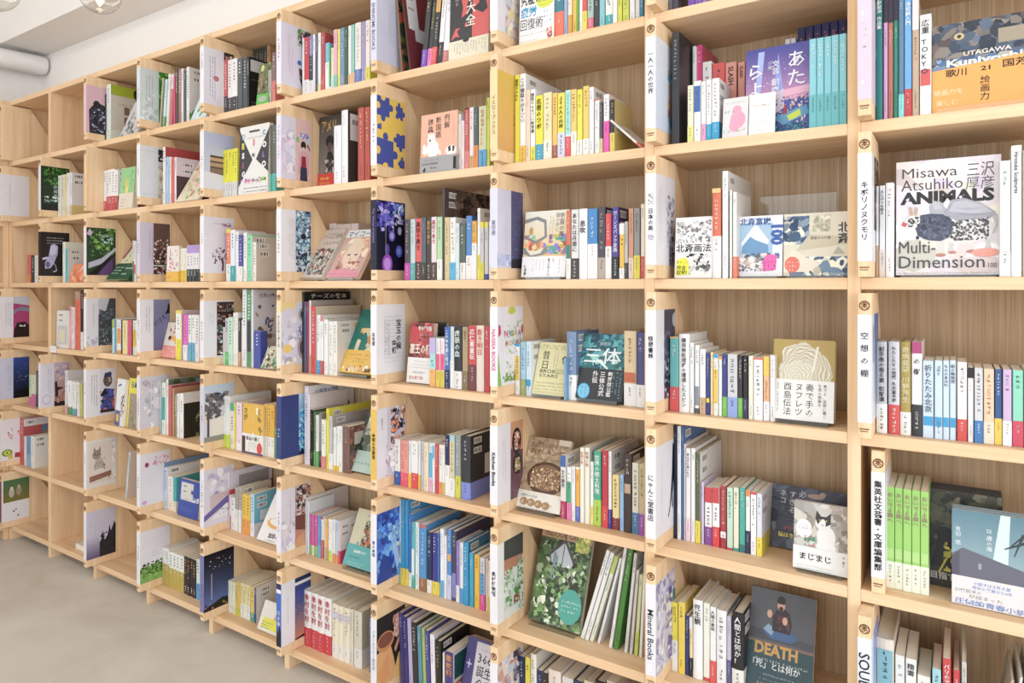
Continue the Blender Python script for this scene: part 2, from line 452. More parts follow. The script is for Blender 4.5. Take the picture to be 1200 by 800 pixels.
def book(u, w, z, W, H, col, o, cell, hi, idx):
    """one spine-out book; o = options"""
    D = o.get('D') or next(d for h, d in DEPTHS if H < h)
    D = min(D, DEP - w - 0.004)
    hard = 'H' in o; t = 0.0022 if hard and W > .011 else 0.0006
    ov = 0.003 if hard and H > .1 else 0.0007
    cc = o.get('c', col); L = o.get('L', 0.0)
    kind = 'hardcover_book' if hard else 'paperback' if H < .182 else 'large_paperback'
    g = G(); rd = min(.004, W * .18) if hard else 0
    if hi:
        shell(g, W, D, H, t, 0, H, col, 0, rd)
        root = g.build(kind, M_PRINT)
        pg = G(); pg.box((t + .0002, t + .001 + rd * .35, ov), (W - t - .0002, D - ov, H - ov * 1.2), 'f0e8da'); pg.build('pages', M_PAGE, root)
    else:
        shell(g, W, D, H, t, 0, H, col, 0, 0)
        g.box((t + .0002, t + .001, ov), (W - t - .0002, D - ov, H - ov), 'f0e8da', 1)
    p = G() if hi else g; sd = G() if hi else g
    lo = not hi
    # coloured back or front cover seen from the side
    if cc != col:
        q = Pr(sd, (W, t, 0), (0, 1, 0), (0, 0, 1), (1, 0, 0), D - t, H, 0, lo, 0.0001); q.rect(0, 0, 100, 100, cc)
    side = Pr(sd, (W, t, 0), (0, 1, 0), (0, 0, 1), (1, 0, 0), D - t, H, 0, lo, 0.00022)
    if 'X' in o:
        bh = 1.7 / H; bw = 3.8 / D
        side.barcode(9, 97 - bh - 1, bw, bh, idx); side.barcode(9, 97 - 2.6 * bh - 1, bw, bh, idx + 1)
        if hi: side.marks(9 + bw + 12, 95, .004, 9, '9a9a9a', idx)
    if 'A' in o: side.draw(o['A'])
    fr = Pr(p, (0, -rd * .35, 0), (1, 0, 0), (0, 0, 1), (0, -1, 0), W, H, 0, lo, 0.0004)
    bf = 0
    if 'b' in o:
        bc, bf = o['b']; bf = float(bf)
        if hi:
            bg = G(); shell(bg, W, D * .98, H, .0003, 0.0005, H * bf, bc, 0, rd, 0.0004); bo = bg.build('paper_band', M_PRINT, root)
        else:
            fr.rect(0, 0, 100, bf * 100, bc)
            if cc == col or True: side.rect(0, 0, 100, bf * 100, bc)
    if 't' in o:
        tc_, tf = o['t']; tf = float(tf) * 100; fr.rect(0, 100 - tf, 100, tf, tc_)
    if 'm' in o:
        mc, mr = o['m']; a, b = [float(x) * 100 for x in mr.split('-')]; fr.rect(6, a, 88, b - a, mc)
    # lettering on the spine
    T = o.get('T'); bright = sum(hexc(col)[:3]) / 3
    tcol = (T[0] if T else None) or ('66666c' if bright > .25 else 'f2f2f0')
    fr2 = fr; fr2.k += .0007 if hi else 0
    if not hi or not T or len(T) < 2 or not T[1]:
        sz = min(W * .5, .0105)
        n = int((.92 - max(bf, .3) - (float(o['t'][1]) if 't' in o else 0)) * H / (sz * 1.08))
        y = 94 - (float(o['t'][1]) * 100 if 't' in o else 0)
        if W > .006 or hi:
            fr2.marks(50, y, sz, max(2, min(n, 3 + (idx * 7) % 9)), tcol, idx)
            if bf > .12 or not 'b' in o: fr2.marks(50, max(bf * 100, 26) - 3, sz * .72, int(min(bf or .2, .2) * H / sz * 1.1), 'f6f6f4' if (bf and sum(hexc(o['b'][0])[:3]) < 1.1) else '55555a', idx + 5)
    else:
        txt = T[1]; n = len(txt.replace('_', ''))
        if txt.isascii(): sz = min(W * .62, H * .8 / (n * .6))
        else: sz = min(W * .72, (.93 - bf) * H / (n * 1.04 + .5))
        fr2.vtext(50, 95 - (float(o['t'][1]) * 100 if 't' in o else 0), sz, tcol, txt, .012)
        if bf > .12: fr2.marks(50, bf * 100 - 3, min(W * .4, .008), 6, 'f6f6f4' if sum(hexc(o['b'][0])[:3]) < 1.1 else '55555a', idx)
    if hi:
        if p.f: p.build('lettering', M_INK, root)
        if sd.f: sd.build('side_print', M_PRINT, root)
    else:
        root = g.build(kind, [M_PRINT, M_PAGE])
    if L:
        a = radians(L)
        if L > 0:      # top to the right: stands on its lower right edge
            for me in [root.data] + [c.data for c in root.children]:
                for v in me.vertices: v.co.x -= W
            u = u + W
        root.rotation_euler = (0, a, 0)
    root.location = (u, w, z)
    word = {'hardcover_book': 'hardback', 'paperback': 'paperback', 'large_paperback': 'large-format book'}[kind]
    d = cname(col) + ' ' + word
    if 'b' in o: d += ' with ' + cname(o['b'][0]) + ' lower band'
    if L and abs(L) > 4: d = 'leaning ' + d
    BK.append((root, cell, u, d, w))
    return root


def stand(u0, u1, w, z, lean, h, cell):
    """clear plastic easel under a face-out book"""
    g = G(); g.box((u0, w - .012, z + .0003), (u1, w - .010, z + .011), 'fff'); g.box((u0, w - .0105, z + .0003), (u1, w + .07, z + .0022), 'fff')
    root = g.build('display_stand', M_ACR)
    a = radians(lean); e = G(); n = (0, cos(a), sin(a)); L = h * .62; y0 = w + .001
    th = .0018; off = cell['th'] + .0015
    q = [(0, 0), (L * sin(a), L * cos(a))]
    pts = [(q[0][0] + off / cos(a), .0022), (q[0][0] + (off + th) / cos(a), .0022), (q[1][0] + (off + th) / cos(a), q[1][1]), (q[1][0] + off / cos(a), q[1][1])]
    vs = [(x, y0 + p, z + r) for x in (u0 + .006, u1 - .006) for p, r in pts]
    e.mesh(vs, [(0, 1, 2, 3), (7, 6, 5, 4), (0, 4, 5, 1), (1, 5, 6, 2), (2, 6, 7, 3), (3, 7, 4, 0)])
    e.build('back_rest', M_ACR, root)
    return root


FB = []


def face_book(x0, x1, yt, w, z, col, o, art, label, cell, hi, idx):
    lean = o.get('lean', 10.0); a = radians(lean); th = o.get('th', .014); yaw = radians(o.get('yaw', 0))
    st = 'S' in o; zb = z + (.0035 if st else 0.0006) + th * sin(a)
    c_, r_ = cell['cr']
    u0 = max(u_at(x0, w), upr(c_) + 2 * TK + .002 if (c_, r_) not in NOBOARD else 0 or upr(c_) + TK + .002); u1 = min(u_at(x1, w), upr(c_ - 1) - .002); W = (u1 - u0) / cos(yaw)
    if 'hh' in o: H = o['hh']
    else:
        lo_, hi_ = .03, .5
        for _ in range(40):
            H = (lo_ + hi_) / 2
            if proj_y(u0, w + H * sin(a), zb + H * cos(a)) > yt: lo_ = H
            else: hi_ = H
    H = min(H, (P_ - TK - .008 - (.0035 if st else .0006) - th * sin(a)) / cos(a), (DEP - .003 - w - (th + .003) * cos(a) * o.get('n', 1)) / max(sin(a), .01))
    g = G(); t = .0012; n = int(o.get('n', 1))
    kind = o.get('k', 'display_book')
    for q in range(n):
        g = G(); yo = q * (th + .001) / cos(a)
        g.box((0, 0, 0), (W, t, H), col); g.box((0, th - t, 0), (W, th, H), col); g.box((0, t, 0), (t, th - t, H), o.get('sp', col))
        root = g.build(kind, M_PRINT)
        pg = G(); pg.box((t, t, .001), (W - .001, th - t, H - .001)); pg.build('pages', M_PAGE, root)
        if q == 0:
            p = G(); pr = Pr(p, (0, 0, 0), (1, 0, 0), (0, 0, 1), (0, -1, 0), W, H, 0, not hi, .0003)
            if art: pr.draw(art)
            if p.f: p.build('cover_print', M_PRINT, root)
            if 'band' in o:
                bc, bf, *ba = o['band']; b = G(); bf = float(bf)
                b.box((-.0004, -.0022, .0005), (W + .0004, th + .0004, H * bf), bc)
                # hollow look is hidden; the band wraps the cover
                bo = b.build('paper_band', M_PRINT, root)
                if o.get('bart'):
                    p = G(); Pr(p, (0, -.0022, 0), (1, 0, 0), (0, 0, 1), (0, -1, 0), W, H * bf, 0, not hi, .0003).draw(o['bart']); p.build('band_print', M_INK, bo)
        root.rotation_euler = (-a, 0, yaw); root.location = (u0, w + yo, zb)
        lb = label if q == 0 else (label.split(',')[0] + ', copy ' + ('right behind it' if q == 1 else ORD[q] + ' behind it'))
        tag(root, lb, 'book', 'books displayed face out'); FB.append(root)
    if st: 
        s = stand(u0 + .008, u1 - .008, w - .001, z, lean, H, {'th': n * (th + .001)})
        tag(s, 'clear plastic stand holding the ' + ' '.join(label.split(',')[0].split()[:10]), 'stand', 'clear display stands')
    return u0, u1


def parse_opts(toks):
    o = {}
    for t in toks:
        if '=' in t:
            k, v = t.split('=', 1)
            if k in ('L', 'w', 'D', 'n', 'h', 'lean', 'th', 'yaw', 'hh', 'z'): o[k] = float(v)
            elif k in ('b', 't', 'm', 'T', 'band'): o[k] = v.split(':')
            else: o[k] = v
        else: o[t] = True
    return o


def do_cell(c, r, w0, ox, oy, s, spec, phrase):
    """spec lines: 'B x0 x1 ytop colour opts' or 'F x0 x1 ytop colour opts | art | band art | label' in crop pixels (ox, oy, scale)"""
    hi = c <= 4; cell = (c, r); z = floor_z(r)
    last = {}
    lim0 = upr(c) + 2 * TK + .0015 if (c, r) not in NOBOARD else upr(c) + TK + .001
    lim1 = upr(c - 1) - .001
    idx = c * 41 + r * 13
    for line in spec.strip().split('\n'):
        parts = [p.strip() for p in line.split('|')]
        t = parts[0].split()
        if not t: continue
        idx += 1
        o = parse_opts(t[5:]); x0, x1, yt = ox + float(t[1]) / s, ox + float(t[2]) / s, oy + float(t[3]) / s
        w = o.get('w', w0); col = t[4]
        if t[0] == 'B':
            n = int(o.get('n', 1)); a, b = u_at(x0, w), u_at(x1, w)
            key = round(w, 2)
            if not o.get('L'):
                a = max(a, last.get(key, lim0), lim0); b = min(b, lim1)
            if b - a < .003: b = a + .004
            if b > lim1 + .0005 and not o.get('L'): continue
            H = o.get('h') or z_at(x0 + (x1 - x0) / n / 2, yt, w) - z - .0004
            H = min(max(H, .08), P_ - TK - .006)
            if 'A' in o: o['A'] = parts[1]
            for q in range(n):
                wq = (b - a) / n
                book(a + q * wq, w + (((idx + q) * 7) % 5 - 2) * .0006, z + .0004, wq - .0008, H, col, o, cell, hi, idx + q * 3)
            if not o.get('L'): last[key] = b + .0003
        else:
            o['bart'] = parts[2] if len(parts) > 2 else ''
            face_book(x0, x1, yt, w, z, col, o, parts[1] if len(parts) > 1 else '', parts[3] if len(parts) > 3 else 'book', {'cr': cell}, hi, idx)
# ---------------------------------------------------------------- the setting
XL, XR = -4.316, 1.6
g = G(); g.box((XL - .1, -5.2, -.05), (XR, .27, 0)); tag(g.build('floor', M_FLOOR), 'smooth grey-beige trowelled concrete floor', kind='structure')
g = G(); g.box((XL - .1, .262, 0), (XR, .36, 3.0)); tag(g.build('wall_back', M_WALL), 'white wall behind and above the bookcase', kind='structure')
g = G(); g.box((XL - .1, -5.2, 0), (XL, .262, 3.0)); tag(g.build('wall_left', M_WALL), 'white end wall at the far end', kind='structure')
g = G(); g.box((XL, -5.2, 2.95), (XR, .262, 3.05)); tag(g.build('ceiling', M_CEIL), 'white ceiling', kind='structure')
g = G(); g.box((XL, .039, 2.5525), (XR, .262, 2.95)); tag(g.build('trim_1', M_CEIL), 'white boxed soffit running above the bookcase', kind='structure')

# insulated pipe along the end wall, just below the soffit
def xpipe():
    g = G(); n = 24; R = .05; cx, cz = XL + .09, 2.488
    ys = [-3.0, -2.2, -2.19, -1.2, -1.19, -.2, -.19, .235, .25, .256]; rs = [R, R, R + .0015, R + .0015, R, R, R + .0015, R + .0015, R - .004, R - .02]
    vs = [(cx + r * cos(2 * pi * i / n), y, cz - .055 * min(.256 - y, 1) + r * sin(2 * pi * i / n)) for y, r in zip(ys, rs) for i in range(n)]
    fs = [(j * n + i, j * n + (i + 1) % n, (j + 1) * n + (i + 1) % n, (j + 1) * n + i) for j in range(len(ys) - 1) for i in range(n)]
    fs.append(tuple((len(ys) - 1) * n + i for i in range(n))); fs.append(tuple(reversed(range(n))))
    g.mesh(vs, fs); o = g.build('insulated_pipe', M_PIPE, smooth=True)
    tag(o, 'white wrapped round pipe along the end wall under the ceiling', 'pipe')
    for y in (-2.0, -1.0, -.1):
        b = G(); b.box((cx - R * .72, y - .01, cz - .0), (cx - R * .72 + .004, y + .01, 2.95 if y < .03 else 2.55)); b.build('hanger_strap', M_PIPE, o)
xpipe()

def globe(px, py, rpx, Z, label):
    X = (px - 600) / 800 * Z; x = CT * X - ST * Z; y = ST * X + CT * Z - 1.492; z = 1.275 + (335 - py) / 800 * Z; R = rpx / 800 * Z
    e = empty('pendant_lamp', (x, y, z)); tag(e, label, 'lamp', 'bare globe bulbs hanging from the ceiling')
    g = G(); g.lathe([(0.0001, -R)] + [(R * sin(a * pi / 14), -R * cos(a * pi / 14)) for a in range(1, 13)] + [(R * .38, R * 1.05), (R * .36, R * 1.2)], 28)
    g.build('globe', M_GLASS, e, smooth=True)
    g = G(); g.lathe([(.001, R * 1.1), (.013, R * 1.1), (.014, R * 1.15), (.014, R * 1.15 + .045), (.006, R * 1.15 + .055), (.001, R * 1.15 + .055)], 16); g.build('lamp_holder', M_BRASS, e, smooth=True)
    g = G(); g.lathe([(.001, -R * .25), (.008, -R * .2), (.010, R * .3), (.004, R * 1.08), (.001, R * 1.08)], 12); g.build('filament', M_GLOW, e, smooth=True)
    g = G(); g.lathe([(.0025, R * 1.15 + .05), (.0025, 2.945 - z)], 8); g.build('cord', M_PIPE, e, smooth=True)
    g = G(); g.lathe([(.001, 2.925 - z), (.04, 2.925 - z), (.045, 2.949 - z), (.001, 2.949 - z)], 20); g.build('ceiling_rose', M_PIPE, e, smooth=True)
globe(117, -8, 23.5, 1.65, 'clear glass globe bulb hanging highest above the bookcase, whole bulb seen')
globe(-6, -14, 26, 1.9, 'clear glass globe bulb cut by the top left corner')

# ---------------------------------------------------------------- the bookcase
bc = empty('bookcase', (0, 0, 0)); tag(bc, 'wall-long light beech bookcase of square compartments standing on the concrete floor', 'bookcase')
YB = DEP
for i in range(-1, 10):
    g = G(); g.box((upr(i), 0, 0), (upr(i) + TK, YB + .015, ZTOP)); g.build('upright', M_WV, bc, .0012)
mesh_cache = {}
for c in range(0, 10):
    x0, x1 = upr(c) + TK + .0002, upr(c - 1) - .0002
    for k in range(-4, 4):
        z0 = ZB + P_ * k
        g = G(); g.box((0, 0.0002, 0), (x1 - x0, YB, TK))
        if 's' in mesh_cache:
            o = mesh_cache['s'].copy(); COL.objects.link(o); o.parent = bc
        else: o = g.build('shelf_board', M_WH, bc, .0012); mesh_cache['s'] = o
        o.location = (x0, 0, z0)
    g = G(); g.box((x0, YB + .0003, ZB - 4 * P_ + .002), (x1, YB + .012, ZTOP - .001)); g.build('back_panel', M_WB, bc)
# plinth set back under the bottom shelves
for c in range(0, 10):
    g = G(); g.box((upr(c) + TK + .0003, .17, 0), (upr(c - 1) - .0003, .188, ZB - 4 * P_ - .0003)); g.build('plinth', M_WV, bc)

# second run of shelving turning the corner at the far end, along the left wall
cb = empty('corner_bookcase', (upr(9), -.6, 0)); tag(cb, 'matching beech bookcase turning the corner at the far left edge', 'bookcase')
xf = upr(9) + .002
for j, y in enumerate((-.0008, -.0008 - CW, -.0008 - 2 * CW)):
    g = G(); g.box((XL + .003, y - TK, 0), (xf - .0, y, ZTOP)); o = g.build('upright', M_WV, cb, .0012); o.location = (-upr(9), .6, 0)
for j in range(2):
    y1 = -.0008 - TK - CW * j - .0002; y0 = -.0008 - CW * (j + 1) + .0002
    for k in range(-4, 4):
        g = G(); g.box((XL + .012, y0, ZB + P_ * k), (xf - .0005, y1, ZB + P_ * k + TK)); o = g.build('shelf_board', M_WH, cb, .0012); o.location = (-upr(9), .6, 0)
    g = G(); g.box((XL + .003, y0, .05), (XL + .0115, y1, ZTOP - .001)); o = g.build('back_panel', M_WB, cb); o.location = (-upr(9), .6, 0)

# ---------------------------------------------------------------- name boards
NOBOARD = {(9, 2), (8, 0), (8, 3), (8, 5), (8, 6)}
BH = .2745; FR = -.05; TB = .078
def emblem(g, o, ex, ey, n, R):
    """burnt round emblem: a ring with bars and arcs"""
    def pt(x, y, k=.0004): return tuple(o[i] + ex[i] * x + ey[i] * y + n[i] * k for i in range(3))
    N = 20
    for i in range(N):
        a, b = 2 * pi * i / N, 2 * pi * (i + 1) / N
        g.face([pt(R * cos(a), R * sin(a)), pt(R * cos(b), R * sin(b)), pt(R * .78 * cos(b), R * .78 * sin(b)), pt(R * .78 * cos(a), R * .78 * sin(a))], '7a4a28')
    t = R * .17
    def bar(x0, y0, x1, y1):
        dx, dy = x1 - x0, y1 - y0; l = math.hypot(dx, dy); px, py = -dy / l * t / 2 * R / R, dx / l * t / 2
        g.face([pt(x0 * R - px, y0 * R - py, .00042), pt(x1 * R - px, y1 * R - py, .00042), pt(x1 * R + px, y1 * R + py, .00042), pt(x0 * R + px, y0 * R + py, .00042)], '7a4a28')
    bar(0, -.5, 0, .85); bar(-.8, .32, .8, .32); bar(0, .3, -.62, -.3); bar(0, .3, .62, -.3); bar(-.3, -.2, .3, -.2); bar(-.5, -.62, -.2, -.45); bar(.5, -.62, .2, -.45); bar(-.2, .75, -.35, .4); bar(.2, .75, .35, .4)

def board(c, r, front, title, tcol, strip, art, phrase, dz=0, tsize=0, ty=74, inset=False, bold=.01, ffull=None):
    x0 = upr(c) + TK + .0006; z = floor_z(r) + .0006
    if inset: x0 += .0185; 
    T_ = TK - .0006
    bk = DEP - .006 - (.05 if inset else 0)
    prof = [(FR, 0), (bk, 0), (bk, .03), (TB, BH), (FR, BH)]
    g = G(); vs = [(x, y, zz) for x in (0, T_) for y, zz in prof]; n = len(prof)
    g.mesh(vs, [tuple(range(n)), tuple(reversed([n + i for i in range(n)]))] + [(i, n + i, n + (i + 1) % n, (i + 1) % n) for i in range(n)])
    # face orientation: recalculated below
    root = g.build('name_board', M_BOARD, None, .0009)
    bm = __import__('bmesh').new(); bm.from_mesh(root.data); __import__('bmesh').ops.recalc_face_normals(bm, faces=bm.faces); bm.to_mesh(root.data); bm.free()
    root.location = (x0, 0 if not inset else .047, z)
    # joint between the block and the plate
    g = G(); g.box((T_ - .0004, TB - .0006, .0), (T_ + .00008, TB + .0002, BH - .003), 'b08a60'); g.build('joint', M_INK, root)
    g = G(); emblem(g, (T_ / 2, FR, BH - .0235), (1, 0, 0), (0, 0, 1), (0, -1, 0), .0094)
    g.build('emblem', M_INK, root)
    g = G(); rr = random.Random(c * 9 + r)
    for i in range(8):
        a = .003 + i * .0021
        g.face([(a, FR - .0003, .0165), (a + .0016, FR - .0003, .0165), (a + .0016, FR - .0003, .0195), (a, FR - .0003, .0195)], '7a4a28')
    for i in range(6):
        a = .004 + i * .0023
        g.face([(a, FR - .0003, .0125), (a + .0018, FR - .0003, .0125), (a + .0018, FR - .0003, .0145), (a, FR - .0003, .0145)], '7a4a28')
    g.build('engraved_line', M_INK, root)
    if front is not None:
        zs, ze = .030, .0305 + .2035; e = .0006; yb = .0705
        g = G(); f = front
        g.box((-.0003, FR - e, zs), (T_ + e, FR, ze), f); g.box((T_, FR, zs), (T_ + e, yb, ze), strip)
        w = g.build('paper_wrap', M_PRINT, root)
        p = G()
        pf = Pr(p, (0, FR - e, zs), (1, 0, 0), (0, 0, 1), (0, -1, 0), T_, ze - zs, 0, False, .0003)
        if ffull:
            pf.draw(ffull); p.build('front_print', M_PRINT, root); p = G(); pf.g = p; pf.k += .0002
        if title and title[0] == '#':
            pf.k += .0003; pf.marks(50, ty, .0105, int(title[1:]), tcol, c * 7 + r)
        elif title:
            nt_ = len(title.replace('_', '')); sz = tsize or min(.0135, .14 / nt_)
            if title.isascii(): sz = tsize or .0145
            pf.k += .0003; pf.vtext(50, ty, sz, tcol, title, bold)
        if p.f: p.build('title_lettering', M_INK, root)
        p = G(); ps = Pr(p, (T_ + e, FR, zs), (0, 1, 0), (0, 0, 1), (1, 0, 0), yb - FR, ze - zs, 0, c > 4, .0003)
        ps.draw(art)
        if p.f: p.build('poster_print', M_PRINT, root)
    tag(root, 'wooden name board with ' + phrase, 'name board', 'name boards between the compartments')
    return root
# ---------------------------------------------------------------- name boards, one per compartment
W1 = 'f0eef4'
TXT = 'l 26 86 2.6 22 8a8a92 2 9'
